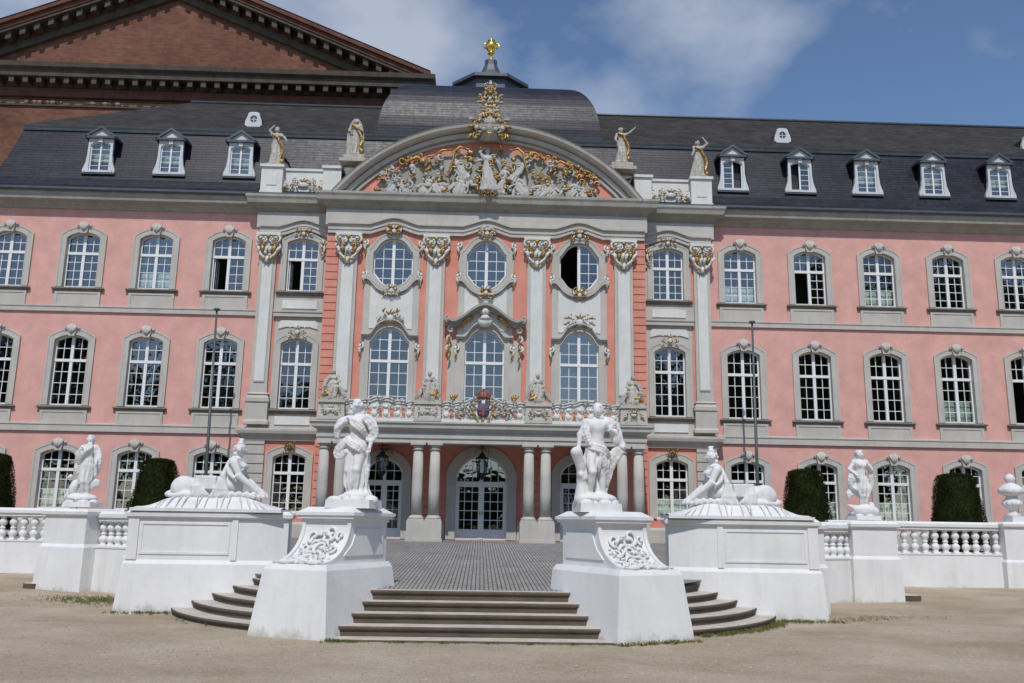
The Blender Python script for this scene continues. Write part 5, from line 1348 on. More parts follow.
for sx in (-1, 1):
    G_.tube([(sx*.95, YC-.3, 18.35), (sx*1.3, YC-.3, 18.5), (sx*1.55, YC-.3, 18.25), (sx*1.6, YC-.3, 17.8), (sx*1.75, YC-.3, 17.4), (sx*1.7, YC-.28, 17.0)], [.03, .06, .07, .055, .045, .02], 7)
    G_.tube([(sx*1.6, YC-.3, 18.35), (sx*2.1, YC-.3, 18.3), (sx*2.5, YC-.3, 18.0), (sx*2.3, YC-.3, 17.8)], [.05, .055, .04, .02], 7)
    G_.tube([(sx*2.8, YC-.28, 17.7), (sx*3.2, YC-.3, 17.95), (sx*3.6, YC-.28, 17.75), (sx*3.9, YC-.28, 17.5)], [.03, .06, .055, .02], 7)
S_.build('relief_ornament', RELM, PAL, (0, YC-.2, 17)); G_.build('gilded_relief', GOLD, PAL, (0, YC-.2, 17))
S_, G_ = ornament(.8, .5, 9, 99, .5, 1.1, True, (0, YC-.75, 16.15)); S_.build('cartouche', BRASS, PAL, (0, YC-.7, 16.1)); G_.build('gilding', BRASS, PAL, (0, YC-.7, 16.1))

# lanterns in the portico
for x, lb in ((-4.05, 'dark iron glass lantern hanging in the left arch of the portico'), (0, 'dark iron glass lantern hanging before the central door'), (4.05, 'dark iron glass lantern hanging in the right arch of the portico')):
    t = thing('lantern', lb, 'lantern', (x, -2.0, 5.19), 'lanterns hanging in the portico')
    mb = MB(); mb.tube([(x, -2, 5.2), (x, -2, 4.85)], .015, 6); mb.lathe([(.02, 4.86), (.10, 4.78), (.13, 4.70), (.27, 4.62), (.27, 4.58), (.06, 4.58)][::-1], x, -2, 6)
    mb.lathe([(.05, 3.80), (.10, 3.86), (.17, 3.98), (.17, 4.02), (.02, 4.02)], x, -2, 6); mb.ball((x, -2, 3.78), .05, 8, 5)
    for k in range(6): a = k*pi/3; mb.tube([(x+.16*cos(a), -2+.16*sin(a), 4.0), (x+.255*cos(a), -2+.255*sin(a), 4.6)], .014, 4)
    mb.build('frame', IRON, t)
    mb = MB(); V = [];
    for r, z in ((.155, 4.02), (.245, 4.58)):
        for k in range(6): a = k*pi/3; V.append((x+r*cos(a), -2+r*sin(a), z))
    mb.add(V, [(k, (k+1) % 6, 6+(k+1) % 6, 6+k) for k in range(6)]); mb.build('glass', GLASSL, t)

# ================================================================ basilica behind
BAS = thing('basilica', 'huge red brick basilica with dark stone gable cornice rising behind the palace', 'church', (-20.8, 15.2, 0))
bx, bw, by = -20.8, 15.7, 15.2
mb = MB(); ap = 28.9+16.2*.41
arch = []
mb.prism([(bx-bw, 0), (bx+bw, 0), (bx+bw, 29.0), (bx, ap+.8), (bx-bw, 29.0)], by, by+1.6)
mb.box(bx-bw, bx-bw+1.5, by+1.62, by+60, 0, 29); mb.box(bx+bw-1.5, bx+bw, by+1.62, by+60, 0, 29)
mb.build('wall', ROMAN, BAS)
# blind arch and stone bands
mb = MB(); mb.arcsweep(-25.9, 20.5, 5.7, 0, pi, [(-.2, by-.35), (.9, by-.35), (.9, by+.05), (-.2, by+.05)], 30); mb.build('arch_ring', ROMAN, BAS)
mb = MB(); mb.prism([(-25.9+5.5*cos(a), 20.5+5.5*sin(a)) for a in lin(0, pi, 25)]+[(-31.4, 12), (-20.4, 12)], by-.06, by+.01); mb.build('arch_shade_plate', ROMAND, BAS)  # flat dark plate, its colour stands for the shade inside the arch
mb = MB(); mb.box(bx-bw, bx+bw, by-.12, by+.01, 27.72, 27.86); mb.box(bx-bw, bx+bw, by-.08, by+.01, 28.15, 28.25)
mb.build('stone_band', ROMAND, BAS)
mb = MB(); mb.box(bx-bw, bx+bw, by-.03, by+.01, 27.87, 28.14)
for x in (-28.6, -24.9): 
    for q in range(6): mb.ball((x-1.0+.4*q, by-.08, 27.98), (.22, .08, .14), 7, 5)
mb.build('frieze_band', surf('ochre_plaster', (.30, .17, .10), .9, .2, 2, .4), BAS)
# horizontal cornice
mb = MB(); P_ = [(bx-bw-.2, by+40), (bx-bw-.2, by), (bx+bw+.2, by), (bx+bw+.2, by+40)]
mb.sweep(P_, [(0, 28.9), (.25, 28.95), (.3, 29.3), (1.05, 29.32), (1.08, 29.72), (1.3, 29.85), (1.35, 30.15), (0, 30.35)]); mb.build('cornice', ROMAND, BAS)
mb = MB(); mb.sweep(P_, [(0, 28.3), (.28, 28.3), (.28, 28.88), (0, 28.88)]); mb.build('cornice_course', ROMANR, BAS)
x = bx-bw; mb = MB(); mb.box(x, x+.32, by-.95, by-.02, 28.92, 29.318); m0 = mb.build('modillion', ROMAND, BAS, (x, by, 29))
while x+.86 < bx+bw:
    x += .86; c_ = m0.copy(); col.objects.link(c_); c_.location = m0.location+Vector((x-(bx-bw), 0, 0))
mb = MB(); sl = .415
for s_ in (-1, 1):
    L0 = bw+1.25; n_ = 1
    def rk(d0, d1, y0, y1):   # raking course between heights d0..d1 below the roof line
        zt = lambda u: 30.3+(L0-u)*sl
        mb.prism([(bx+s_*L0, zt(L0)+d0), (bx, zt(0)+d0), (bx, zt(0)+d1), (bx+s_*L0, zt(L0)+d1)], y0, y1)
    rk(-1.75, -1.25, by-.25, by+.5); rk(-.75, -.55, by-1.05, by+.5)
mb.build('raking_cornice', ROMAND, BAS)
mb = MB()
for s_ in (-1, 1): rk(-1.25, -.752, by-.15, by+.5); rk(-.548, -.25, by-1.12, by+.5); rk(-.248, .02, by-1.3, by+.5)
mb.build('raking_course', ROMANR, BAS)
for s_ in (-1, 1):
    u = .5
    while u < bw+1.0:
        mb = MB(); z = 30.3+(L0-u)*sl-1.22; mb.hexa([(bx+s_*u, by-.9, z), (bx+s_*(u+.34), by-.9, z-.34*sl), (bx+s_*(u+.34), by, z-.34*sl), (bx+s_*u, by, z)], [(bx+s_*u, by-.9, z+.46), (bx+s_*(u+.34), by-.9, z+.46-.34*sl), (bx+s_*(u+.34), by, z+.46-.34*sl), (bx+s_*u, by, z+.46)]); u += .86; mb.build('modillion', ROMAND, BAS, (bx+s_*u, by, z))
mb = MB()
for s_ in (-1, 1): mb.add([(bx+s_*L0, by-1.35, 30.36), (bx, by-1.35, 30.36+L0*sl), (bx, by+60, 30.36+L0*sl), (bx+s_*L0, by+60, 30.36)], [(0, 1, 2, 3)])
mb.build('roof', ROMANR, BAS)

# ================================================================ terrace, ground
ZT = lambda y: .76+(min(max(y, -20.6), YP)+20.6)/(YP+20.6)*.56
arcc, RT = (-1.1, -15.6), 4.42
def arcpts(cx, cy, R, a0, a1, n, sx=1): return [(sx*(cx+R*cos(a)), cy+R*sin(a)) for a in lin(a0, a1, n)]
left = [(-42, YP), (-42, -7.3), (-12.2, -7.3), (-11.8, -11.6), (-10.4, -11.8), (-7.8, -16.4), (-5.6, -16.9)]+arcpts(-1.1, -15.6, RT, radians(200), radians(262), 14)
left += [(-2.0, -20.4)]
right = [(-x, y) for x, y in reversed(left)]
out = left+right
mb = MB(); mb.add([(x, y, ZT(y)) for x, y in out], [tuple(range(len(out)))]); mb.add([(-42, YP, 1.32), (42, YP, 1.32), (42, 40, 1.32), (-42, 40, 1.32)], [(0, 1, 2, 3)])
struct(mb.build('terrace_paving', PAVE))
mb = MB(); gx = [-600, -120, -60]+lin(-42, 42, 61)+[60, 120, 600]; gy = [-900, -200, -90]+lin(-44, 16, 61)+[90, 200, 900]
rs = random.Random(4); V = []
for y in gy:
    for x in gx:
        z = .012*sin(x*.9+y*.4)+.012*sin(y*1.3-x*.3)+rs.uniform(-.006, .006) if abs(x) < 42 and y < 0 else 0
        if y > -15: z += min(.16, (y+15)*.022)
        if -23.2 < y < -16 and abs(x) < 9: z = min(z, .012)
        V.append((x, y, z-.005))
m_ = len(gx); mb.add(V, [(j*m_+i, j*m_+i+1, (j+1)*m_+i+1, (j+1)*m_+i) for j in range(len(gy)-1) for i in range(m_-1)], True)
struct(mb.build('gravel_ground', GRAVEL))

# steps ----------------------------------------------------------------------------
SZ2 = (.13, .29, .45, .61, .764); SZ = (.04, .22, .40, .58, .764); SY = (-22.1, -21.7, -21.3, -20.95, -20.62)
def nosed(path, z0, z1, deep, mb):   # slab with rounded nosing following a plan path; out = front
    mb.sweep(path, [(-deep, z0), (-.035, z0), (-.035, z1-.075), (-.004, z1-.07), (.008, z1-.045), (.008, z1-.025), (-.004, z1-.006), (-.02, z1), (-deep, z1)])
fl = thing('central_steps', 'straight flight of five brown sandstone steps between the two swept pedestals', 'steps', (-.1, -22, 0), 'sandstone step flights')
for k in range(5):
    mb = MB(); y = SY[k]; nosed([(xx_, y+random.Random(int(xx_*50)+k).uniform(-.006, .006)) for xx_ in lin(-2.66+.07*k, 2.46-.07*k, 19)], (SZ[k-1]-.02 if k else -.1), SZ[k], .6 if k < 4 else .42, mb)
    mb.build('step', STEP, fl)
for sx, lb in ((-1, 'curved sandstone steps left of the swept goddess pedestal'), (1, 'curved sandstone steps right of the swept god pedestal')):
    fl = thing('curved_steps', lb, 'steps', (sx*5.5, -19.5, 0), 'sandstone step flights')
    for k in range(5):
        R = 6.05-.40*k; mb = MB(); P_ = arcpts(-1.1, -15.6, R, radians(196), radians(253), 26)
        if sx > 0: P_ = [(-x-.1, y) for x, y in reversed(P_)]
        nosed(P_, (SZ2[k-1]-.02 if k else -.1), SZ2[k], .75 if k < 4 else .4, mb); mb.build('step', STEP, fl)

# swept pedestals ---------------------------------------------------------------------
def prow(label, cx, cy, a, sx):
    """local frame: +v towards the garden (front), u across; origin at the middle of the front foot"""
    t = thing('swept_pedestal', label, 'pedestal', (cx, cy, 0), 'white limewashed garden walls and pedestals')
    ca, sa = cos(a), sin(a)
    fn = lambda u, v, z: (cx+u*ca+v*sa, cy+u*sa-v*ca, z)      # v positive = outwards; block lies at v<0
    mb = MB(); w0, w1 = .85, .70; zp = 1.16
    mb.hexa([(-w0, -2.5, -.05), (w0, -2.5, -.05), (w0, 0, -.05), (-w0, 0, -.05)], [(-w1, -2.5, zp), (w1-.08, -2.5, zp), (w1, -.14, zp), (-w1, -.14, zp)])
    mb.hexa([(-w1-.0, -2.5, zp), (w1-.08, -2.5, zp), (w1, -.14, zp), (-w1, -.14, zp)], [(-w1+.06, -2.45, zp+.10), (w1-.14, -2.45, zp+.10), (w1-.06, -.20, zp+.10), (-w1+.06, -.20, zp+.10)])
    mb.xf(fn); mb.build('plinth', LIME, t)
    mb = MB(); w = .55
    curve = []
    for q in lin(0, 1, 16): aa = q*pi/2; curve.append((-1.08+.85*(1-cos(aa))**.9 if q else -1.08, 2.02-.76*sin(aa)**.85 if q else 2.02))
    poly = [(-2.35, 1.262), (-2.35, 2.02)]+curve+[(-.2, 1.262)]
    n = len(poly)
    mb.add([(-w, v, z) for v, z in poly]+[(w, v, z) for v, z in poly], [tuple(range(n)), tuple(range(2*n-1, n-1, -1))]+[(i, (i+1) % n, n+(i+1) % n, n+i) for i in range(n)])
    mb.xf(fn); mb.build('swept_body', LIME, t)
    # raised edge bands along both sides of the sweep
    mb = MB()
    for s_ in (-1, 1):
        mb = MB(); cc = [(v, z) for v, z in curve]; 
        for i in range(len(cc)-1):
            (v0, z0), (v1, z1) = cc[i], cc[i+1]; x0, x1 = s_*(w-.07), s_*(w+.005)
            mb.add([(x0, v0, z0-.02), (x1, v0, z0-.02), (x1, v1, z1-.02), (x0, v1, z1-.02), (x0, v0+.03, z0+.03), (x1, v0+.03, z0+.03), (x1, v1+.03, z1+.03), (x0, v1+.03, z1+.03)], [(0, 3, 2, 1), (4, 5, 6, 7), (0, 1, 5, 4), (1, 2, 6, 5), (2, 3, 7, 6), (3, 0, 4, 7)])
        # flank panel
        pp = [(-2.2, 1.40), (-2.2, 1.90), (-1.25, 1.90), (-1.1, 1.6), (-.85, 1.40)]; n = len(pp); x0, x1 = s_*w, s_*(w+.022)
        mb.add([(x0, v, z) for v, z in pp]+[(x1, v, z) for v, z in pp], [tuple(range(n)), tuple(range(2*n-1, n-1, -1))]+[(i, (i+1) % n, n+(i+1) % n, n+i) for i in range(n)])
        mb.xf(fn); mb.build('side_panel', LIME, t)
    # cap
    mb = MB()
    for (o, z0, z1) in ((.03, 2.02, 2.08), (.09, 2.08, 2.14), (.12, 2.14, 2.20)):
        mb.hexa([(-w-o, -2.35-o, z0), (w+o, -2.35-o, z0), (w+o, -1.08+o, z0), (-w-o, -1.08+o, z0)], [(-w-o, -2.35-o, z1), (w+o, -2.35-o, z1), (w+o, -1.08+o, z1), (-w-o, -1.08+o, z1)])
    mb.hexa([(-w-.1, -2.43, 2.20), (w+.1, -2.43, 2.20), (w+.1, -.98, 2.20), (-w-.1, -.98, 2.20)], [(-w+.04, -2.25, 2.30), (w-.04, -2.25, 2.30), (w-.04, -1.15, 2.30), (-w+.04, -1.15, 2.30)])
    mb.xf(fn); mb.build('cap', LIME, t)
    # rocaille relief on the swept front
    mb = MB(); rng = random.Random(12)
    def on(q, h=.03):
        aa = q*pi/2; v = -1.08+.85*(1-cos(aa))**.9; z = 2.02-.76*sin(aa)**.85; return v+h*.8, z+h*.7
    def blob(u, q, ru, r, h=.03): v, z = on(q, h); mb.ball((u, v, z), (ru, r, r), 8, 5)
    def curl(u, q, r, sg, th):
        pts = []
        for i in range(11):
            t_ = i/10; aa = pi/2+sg*t_*1.7*pi; rr = r*(1-.75*t_); v, z = on(min(.98, max(.02, q+rr*sin(aa)*.9)), .04); pts.append((u+rr*cos(aa), v, z))
        mb.tube(pts, [th*(1-.4*i/10) for i in range(11)], 6); mb.ball(pts[-1], th*1.3, 6, 5)
    for (u, q, r, sg, th) in ((-.2, .22, .13, 1, .035), (.12, .16, .15, -1, .04), (.33, .2, .09, 1, .03), (-.28, .45, .11, -1, .03), (.05, .42, .16, 1, .04), (.28, .45, .1, -1, .03), (-.08, .68, .15, -1, .038), (.2, .68, .12, 1, .03), (-.25, .72, .09, 1, .03), (.02, .88, .14, 1, .035), (.28, .86, .1, -1, .03), (-.26, .9, .1, -1, .03)): curl(u, q, r, sg, th)
    for i in range(60): blob(rng.uniform(-.38, .38), rng.uniform(.12, .95), rng.uniform(.02, .055), rng.uniform(.018, .035), .02)
    for q in lin(.2, .9, 7):
        for s_ in (-1, 1): v, z = on(q, .05); v2, z2 = on(min(.99, q+.1), .03); mb.tube([(s_*.03, v, z), (s_*.12, v, z+.01), (s_*.2, v2, z2)], [.03, .04, .012], 6)
    for s_ in (-1, 1): mb.ball((s_*.28, *on(.97, .04)), (.13, .06, .06), 10, 6)
    mb.xf(lambda u, v, z: (u*1.12, v, z)); mb.xf(fn); mb.build('rocaille_relief', STAT, t)
prow('white swept pedestal with carved rocaille front, left of the central steps', -3.41, -21.72, radians(-25.5), -1)
prow('white swept pedestal with carved rocaille front, right of the central steps', 3.16, -21.86, radians(25.5), 1)

# sphinx wall blocks --------------------------------------------------------------------
def loopoff(P, d):
    n = len(P); o = []
    for i in range(n):
        p = Vector(P[i]); a = (p-Vector(P[i-1])).normalized(); b = (Vector(P[(i+1) % n])-p).normalized()
        na, nb = Vector((a.y, -a.x)), Vector((b.y, -b.x)); m = (na+nb)/(1+na.dot(nb)); o.append((p.x+m.x*d, p.y+m.y*d))
    return o
def block(label, P, name, cat, ztop=2.16, zp=1.04, batter=.14, panels=(), cap=True, grp='white limewashed garden walls and pedestals', bodyin=0.0):
    n = len(P); cx = sum(p[0] for p in P)/n; cy = sum(p[1] for p in P)/n
    t = thing(name, label, cat, (cx, cy, 0), grp)
    def tier(mb, a, za, b, zb):
        A = loopoff(P, a); B = loopoff(P, b); k = len(mb.v); mb.add([(x, y, za) for x, y in A]+[(x, y, zb) for x, y in B], [tuple(range(n-1, -1, -1)), tuple(range(n, 2*n))]+[(i, (i+1) % n, n+(i+1) % n, n+i) for i in range(n)])
    mb = MB(); tier(mb, batter, -.05, .055, zp); tier(mb, .055, zp, .0, zp+.09); mb.build('plinth', LIME, t)
    mb = MB(); tier(mb, 0, zp+.09, 0, ztop-.13); mb.build('body', LIME, t)
    if cap:
        mb = MB(); tier(mb, .03, ztop-.13, .05, ztop-.09); tier(mb, .08, ztop-.09, .09, ztop-.01); tier(mb, .06, ztop-.01, -.02, ztop+.06); mb.build('coping', LIME, t)
    for (i, m0, m1) in panels:
        a, b = Vector(P[i]), Vector(P[(i+1) % n]); d = (b-a).normalized(); nn = Vector((d.y, -d.x)); L = (b-a).length
        mb = MB(); za, zb = zp+.26, ztop-.26
        def q(u, o, z): return (a.x+d.x*u+nn.x*o, a.y+d.y*u+nn.y*o, z)
        def bar(u0, u1, z0, z1, o=.02): mb.add([q(u0, -.01, z0), q(u1, -.01, z0), q(u1, o, z0), q(u0, o, z0), q(u0, -.01, z1), q(u1, -.01, z1), q(u1, o, z1), q(u0, o, z1)], [(0, 3, 2, 1), (4, 5, 6, 7), (0, 1, 5, 4), (1, 2, 6, 5), (2, 3, 7, 6), (3, 0, 4, 7)])
        e = .05; bar(m0, L-m1, za-e, za); bar(m0, L-m1, zb, zb+e); bar(m0-e, m0, za-e, zb+e); bar(L-m1, L-m1+e, za-e, zb+e)
        bar(.0, m0-e-.04, zp+.09, ztop-.131, .035); bar(L-m1+e+.04, L, zp+.09, ztop-.131, .035)
        mb.build('panel_frame', LIME, t)
    return t
PS = [(-7.85, -17.75), (-5.45, -17.66), (-4.38, -17.42), (-4.55, -16.25), (-7.85, -16.35)]
block('long white wall block with framed panel under the left sphinx', PS, 'sphinx_pedestal', 'pedestal', 2.16, 1.04, .13, ((0, .32, .22),))
PSR = [(-x-.05 if x > -7 else -x-.16, y) for x, y in reversed(PS)]
block('long white wall block with framed panel under the right sphinx', PSR, 'sphinx_pedestal', 'pedestal', 2.19, 1.04, .13, ((3, .22, .32),))
# note: orientation of both loops is counter-clockwise
def rect(cx, cy, w, d, a):
    f = rotz(a, cx, cy); return [f(x, y, 0)[:2] for x, y in ((-w/2, -d/2), (w/2, -d/2), (w/2, d/2), (-w/2, d/2))]
block('broad white pier under the bearded statue on the left', rect(-11.35, -12.0, 1.45, 1.3, radians(-20)), 'garden_pier', 'pier', 2.18, 1.2, .10)
block('broad white pier under the dancing woman statue on the right', rect(11.22, -12.0, 1.36, 1.3, radians(6)), 'garden_pier', 'pier', 2.20, 1.2, .08)
block('white end pier carrying the stone urn at the right edge', rect(18.66, -7.25, 1.3, .95, 0), 'garden_pier', 'pier', 2.30, 1.0, .08)
block('white end pier at the left edge of the balustrade', rect(-18.6, -7.25, 1.3, .95, 0), 'garden_pier', 'pier', 2.26, 1.0, .08)

# balustrades ---------------------------------------------------------------------------
bal_proto = []
BP = [(.10, 0), (.10, .05), (.075, .07), (.085, .12), (.125, .20), (.115, .28), (.07, .34), (.06, .37), (.085, .40), (.085, .43), (.06, .45), (.07, .50), (.12, .58), (.115, .66), (.07, .74), (.075, .78), (.10, .80), (.10, .84)]
def balustrade(label, a, b, ztop, zb, n, grp='white baluster walls of the terrace'):
    a, b = Vector(a), Vector(b); L = (b-a).length; mid = (a+b)/2; ang = atan2(b.y-a.y, b.x-a.x)
    t = thing('balustrade', label, 'balustrade', (mid.x, mid.y, 0), grp); fn = rotz(ang, mid.x, mid.y)
    mb = MB(); mb.hexa([(-L/2, -.24, -.05), (L/2, -.24, -.05), (L/2, .24, -.05), (-L/2, .24, -.05)], [(-L/2, -.19, zb-.03), (L/2, -.19, zb-.03), (L/2, .24, zb-.03), (-L/2, .24, zb-.03)])
    mb.box(-L/2, L/2, -.21, .21, zb-.03, zb+.02); mb.xf(fn); mb.build('wall_base', LIME, t)
    mb = MB(); mb.box(-L/2, L/2, -.17, .17, ztop-.22, ztop-.12); mb.box(-L/2, L/2, -.22, .22, ztop-.12, ztop-.02); mb.hexa([(-L/2, -.20, ztop-.02), (L/2, -.20, ztop-.02), (L/2, .20, ztop-.02), (-L/2, .20, ztop-.02)], [(-L/2, -.12, ztop+.05), (L/2, -.12, ztop+.05), (L/2, .12, ztop+.05), (-L/2, .12, ztop+.05)])
    mb.xf(fn); mb.build('coping', LIME, t)
    h = ztop-.22-zb-.02; first = None
    for i in range(n):
        x = -L/2+L*(i+.5)/n; px, py, _ = fn(x, 0, 0)
        if first is None:
            mb = MB(); sc = h/.84
            mb.lathe([(r*1.12, z*sc) for r, z in BP], 0, 0, 14); mb.box(-.12, .12, -.12, .12, 0, .05*sc); mb.box(-.12, .12, -.12, .12, .79*sc, .84*sc-.001)
            mb.xf(lambda x_, y_, z_: (x_+px, y_+py, z_+zb+.02)); first = mb.build('baluster', LIME, t, (px, py, zb+.02))
        else:
            c_ = first.copy(); col.objects.link(c_); c_.parent = t; c_.location = (px-mid.x, py-mid.y, zb+.02)
    return t
balustrade('long white balustrade running off to the left of the bearded statue pier', (-17.95, -7.3), (-12.0, -7.3), 2.24, 1.22, 17)
balustrade('long white balustrade between the dancing woman pier and the urn pier', (12.0, -7.3), (18.1, -7.3), 2.28, 1.24, 17)
balustrade('short angled balustrade between the left sphinx block and the bearded statue pier', (-10.7, -12.3), (-8.3, -13.65), 2.14, 1.22, 9)
balustrade('short angled balustrade between the right sphinx block and the dancing woman pier', (8.3, -13.65), (10.7, -12.3), 2.17, 1.22, 9)
balustrade('white balustrade beyond the urn pier at the right edge', (19.4, -7.3), (24.0, -7.3), 2.28, 1.24, 11)
for sx, nm in ((-1, 'bearded statue'), (1, 'dancing woman')):
    P_ = [(-12.1, -11.6), (-11.85, -11.6), (-11.85, -7.5), (-12.1, -7.5)]
    if sx > 0: P_ = [(-x, y) for x, y in reversed(P_)]
    block('plain white return wall behind the %s pier' % nm, P_, 'return_wall', 'wall', 2.14, 1.1, .05)
for sx, nm in ((-1, 'left'), (1, 'right')):
    P_ = [(-8.4, -16.3), (-8.0, -16.5), (-7.85, -13.4), (-8.25, -13.4)]
    if sx > 0: P_ = [(-x, y) for x, y in reversed(P_)]
    block('plain white return wall behind the %s sphinx block' % nm, P_, 'return_wall', 'wall', 2.12, 1.1, .05)
# low dark stones beside the piers
for sx, lb in ((-1, 'low dark step stone at the left foot of the bearded statue pier'), (1, 'low dark step stone at the right foot of the dancing woman pier')):
    mb = MB(); P_ = arcpts(sx*12.25, -10.9, .45, -pi/2-.9, -pi/2+.9, 9)+[(sx*12.25+.36, -9.6), (sx*12.25-.36, -9.6)]
    P_ = [(sx*12.38+(x-sx*12.25)*.8, y-1.15) for x, y in P_]
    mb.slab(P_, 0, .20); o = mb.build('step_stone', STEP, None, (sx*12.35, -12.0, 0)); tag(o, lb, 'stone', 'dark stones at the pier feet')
# urn
t = thing('stone_urn', 'tall white lidded stone urn on the end pier at the right edge', 'urn', (18.66, -7.25, 2.34))
mb = MB(); mb.box(18.45, 19.05, -7.55, -6.95, 2.34, 2.56); mb.build('foot_block', STAT, t)
mb = MB(); mb.lathe([(.22, 0), (.24, .06), (.13, .13), (.12, .20), (.22, .30), (.29, .42), (.30, .52), (.20, .62), (.16, .68), (.24, .72), (.40, .80), (.42, .88), (.38, .98), (.26, 1.08), (.14, 1.14), (.10, 1.18)], 18.66, -7.25, 20, 2.56)
for k in range(10): a = k*pi/5; mb.ball((18.66+.25*cos(a), -7.25+.25*sin(a), 3.0), (.08, .08, .10), 8, 5); mb.ball((18.66+.34*cos(a), -7.25+.34*sin(a), 3.46), (.09, .09, .09), 8, 5)
mb.build('vessel', STAT, t)
mb = MB(); mb.lathe([(.12, 1.18), (.17, 1.24), (.18, 1.32), (.12, 1.42), (.02, 1.48)], 18.66, -7.25, 14, 2.56); mb.build('lid_knob', STAT, t)

# flagpoles
for x, x2, lb in ((-10.85, -11.03, 'bare dark grey flagpole rising behind the left sphinx'), (11.12, 11.17, 'bare dark grey flagpole rising behind the right sphinx')):
    t = thing('flagpole', lb, 'flagpole', (x, -2.5, 1.3), 'flagpoles in front of the wings')
    mb = MB(); mb.tube([(x, -2.5, 1.3), (x+(x2-x)*.3, -2.5, 3.5), (x2, -2.5, 10.4)], [.08, .07, .04], 12); mb.build('pole', POLEM, t)
    mb = MB(); mb.lathe([(.02, 0), (.11, .02), (.14, .07), (.11, .12), (.02, .14)], x2, -2.5, 12, 10.38); mb.build('finial', POLEM, t)
    mb = MB(); mb.lathe([(.20, 0), (.20, .06), (.10, .12), (.09, .16)], x, -2.5, 14, 1.3); mb.build('base', POLEM, t)

# clipped yews -------------------------------------------------------------------------
def yew(label, x, y, z0, z1, rb, rt, seed):
    t = thing('clipped_yew', label, 'yew', (x, y, z0), 'clipped yew cones along the terrace')
    rng = random.Random(seed); core = MB()
    core.lathe([(rb*.9, .25), (rb*.93, .5), (rt*.93, z1-z0-.16), (rt*.8, z1-z0-.07), (.05, z1-z0-.04)], x, y, 20, z0)
    n = 15000
    V = core.v; Fs = core.f; sm = core.sm
    for i in range(n):
        a = rng.uniform(0, 2*pi); top = rng.random() < .13
        if top: r = rt*sqrt(rng.random()); zz = z1-z0-.10*(r/rt)**3; nx, ny, nz_ = 0, 0, 1
        else: u = rng.random(); zz = .2+(z1-z0-.26)*u; r = rb+(rt-rb)*u-.06*max(0, (u-.93)/.07); nx, ny, nz_ = cos(a), sin(a), .2
        r += rng.uniform(-.06, .05)+.03*sin(a*5+zz*3)+.02*sin(a*11-zz*6); p = Vector((x+r*cos(a), y+r*sin(a), z0+zz+rng.uniform(-.03, .03)))
        d = Vector((nx+rng.uniform(-.7, .7), ny+rng.uniform(-.7, .7), nz_+rng.uniform(-.3, .9))).normalized(); w = d.cross(Vector((rng.uniform(-1, 1), rng.uniform(-1, 1), rng.uniform(-1, 1)))).normalized()
        l = rng.uniform(.04, .085); q = .014; k = len(V)
        V += [tuple(p-w*q), tuple(p+w*q), tuple(p+d*l)]; Fs.append((k, k+1, k+2)); sm.append(False)
    core.build('crown', YEW, t)
    mb = MB(); mb.tube([(x, y, z0-.05), (x+.02, y, z0+.3)], [.09, .07], 8); mb.build('trunk', BARK, t)
    return t
yew('clipped yew cone between the bearded statue and the left sphinx', -12.05, -4.5, 1.28, 4.15, 1.06, .52, 1)
yew('clipped yew cone between the right sphinx and the dancing woman statue', 12.34, -4.5, 1.28, 4.2, .98, .58, 2)
yew('clipped yew cone between the dancing woman statue and the stone urn', 18.17, -4.5, 1.28, 4.14, 1.04, .62, 3)
yew('clipped yew cone cut off by the left edge of the picture', -18.2, -4.5, 1.28, 4.24, 1.05, .62, 4)

# grass tufts along the foot of steps and walls
mb = MB(); rng = random.Random(9)
def tuft(x, y, n=5, h=.07):
    for _ in range(n):
        a = rng.uniform(0, 6.28); hh = h*rng.uniform(.4, 1.1); px, py = x+rng.uniform(-.04, .04), y+rng.uniform(-.04, .04); w = .006
        lx, ly = cos(a)*hh*.5, sin(a)*hh*.5
        mb.add([(px-w, py, 0), (px+w, py, 0), (px+lx+w*.6, py+ly, hh*.7), (px+lx*1.6, py+ly*1.6, hh)], [(0, 1, 2), (0, 2, 3)])
def noise2(x, y): return .5+.35*sin(x*.7+1.3*sin(y*.9))+.25*sin(y*1.7+x*.4)
def line(a, b, n, spread=.06, h=.07, nn=5):
    for _ in range(n):
        if rng.random() < .2: continue
        t_ = rng.random(); t_ += .03*sin(t_*40); tuft(a[0]+(b[0]-a[0])*t_+rng.gauss(0, spread), a[1]+(b[1]-a[1])*t_+rng.gauss(0, spread)-.02, nn, h)
line((-2.5, -22.18), (2.3, -22.18), 170, .03, .045); line((-2.62, -22.15), (-2.2, -22.25), 35, .05); line((2.43, -22.3), (3.95, -21.6), 130, .05)
line((-8.0, -17.98), (-6.7, -17.95), 90, .08); line((6.7, -18.0), (8.0, -18.05), 110, .1)
for sx in (-1, 1):
    pa = arcpts(-1.1, -15.6, 6.14, radians(203), radians(240), 20)
    for i in range(19): line((sx*-pa[i][0]*-1 if sx < 0 else -pa[i][0], pa[i][1]), (pa[i+1][0] if sx < 0 else -pa[i+1][0], pa[i+1][1]), 14 if sx > 0 else 5, .06, .08)
for _ in range(800):
    u, v = rng.gauss(0, .9), rng.gauss(0, .55); tuft(-9.3+u, -15.1+v-u*.35, 3, .05)
for _ in range(250):
    u, v = rng.gauss(0, 1.0), rng.gauss(0, .3); tuft(8.9+u, -17.2+v+u*.35, 2, .04)
mb.xf(lambda x, y, z: (x, y, z+.005)); stuff(mb.build('grass', GRASS))
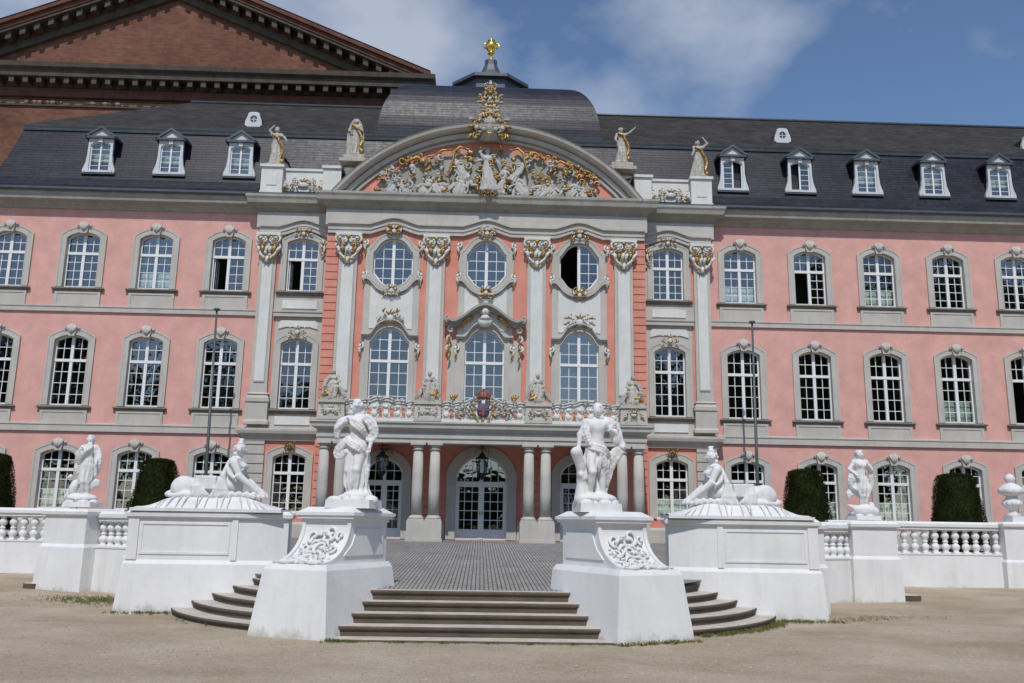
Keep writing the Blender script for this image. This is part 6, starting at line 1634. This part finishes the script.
# loose pebbles and chips on the gravel
PEB1 = surf('pebble_light', (.52, .46, .38), .9, .3, 8, 0); PEB2 = surf('pebble_dark', (.26, .21, .165), .9, .3, 8, 0)
for nm, mt, cnt, sd_ in (('pebbles', PEB1, 5200, 3), ('gravel_chips', PEB2, 3200, 4)):
    mb = MB(); rng = random.Random(sd_)
    while cnt > 0:
        x = rng.uniform(-19, 19); y = -31+12.5*rng.random()**.8
        if y > -22.4+.55*max(0, abs(x)-3.5) and abs(x) < 9: continue
        if noise2(x, y) < rng.random(): continue
        cnt -= 1; r = rng.uniform(.005, .013)*(1.6 if rng.random() < .04 else 1); a = rng.uniform(0, 3)
        P_ = [(x+r*(1+.4*sin(3*k+a))*cos(a+k*pi/2.5), y+r*.8*sin(a+k*pi/2.5), .006) for k in range(5)]
        mb.add(P_+[(x+r*.2, y, .006+r*.9)], [(k, (k+1) % 5, 5) for k in range(5)])
    stuff(mb.build(nm, mt))

# park trees behind the photographer (seen reflected in the panes)
def tree(label, x, y, h, r, seed):
    t = thing('park_tree', label, 'tree', (x, y, 0), 'park trees opposite the palace'); rng = random.Random(seed)
    mb = MB(); mb.tube([(x, y, 0), (x+.2, y, h*.25), (x, y, h*.6)], [.45, .32, .15], 8)
    for k in range(5): a = rng.uniform(0, 6.28); mb.tube([(x, y, h*(.25+.06*k)), (x+r*.6*cos(a), y+r*.6*sin(a), h*(.45+.07*k))], [.18, .05], 6)
    mb.build('trunk', BARK, t); mb = MB(); cl_ = []
    for _ in range(60):
        while True:
            u = Vector((rng.uniform(-1, 1), rng.uniform(-1, 1), rng.uniform(-1, 1)))
            if u.length < 1: break
        cl_.append((Vector((x, y, h*.53))+Vector((u.x*r, u.y*r, u.z*h*.45)), r*rng.uniform(.24, .4)))
    for c_, cr_ in cl_:
        for _ in range(90):
            d = Vector((rng.gauss(0, 1), rng.gauss(0, 1), rng.gauss(0, 1))).normalized(); p = c_+d*cr_*rng.uniform(.6, 1.05); w = Vector((rng.uniform(-1, 1), rng.uniform(-1, 1), rng.uniform(-1, 1))).normalized(); v = d.cross(w)*.55
            w = w*.5; mb.add([tuple(p-w), tuple(p+v), tuple(p+w), tuple(p-v)], [(0, 1, 2, 3)])
    mb.build('crown', WOOD, t); return t
rng = random.Random(77); TP = []
SP = [(-66, -78, 29), (-50, -74, 30), (-38, -80, 27), (-27, -84, 22), (-17, -88, 17), (-13, -96, 9.5), (-6, -97, 8.5), (1, -96, 9.0), (8, -97, 8.5), (14, -92, 13), (23, -80, 24), (32, -70, 27), (43, -62, 35), (54, -60, 37), (66, -62, 38), (78, -66, 36), (-58, -60, 26), (90, -64, 34), (-78, -70, 28), (36, -84, 30), (48, -76, 38)]
for i, (x, y, h) in enumerate(SP):
    if i in (0, 5, 9, 10): t = tree('leafy park tree in the row opposite the palace, outside the picture', x, y, h, 7.5 if h > 15 else 5.5, i); TP.append((t, h))
    else:
        src, h0 = TP[(0 if h < 30 else -1) if h > 15 else min(1, len(TP)-1)]; c_ = copy_tree(src, (x, y, 0)); c_.scale = (1, 1, h/h0); c_.rotation_euler = (0, 0, i*1.3)
mb = MB(); mb.add([(-600, -900, .03), (600, -900, .03), (600, -50, .03), (-600, -50, .03)], [(0, 1, 2, 3)]); struct(mb.build('lawn', LAWN))
# ---------------------------------------------------------------- tidy
for o in bpy.data.objects:
    if '_w' in o: del o['_w']
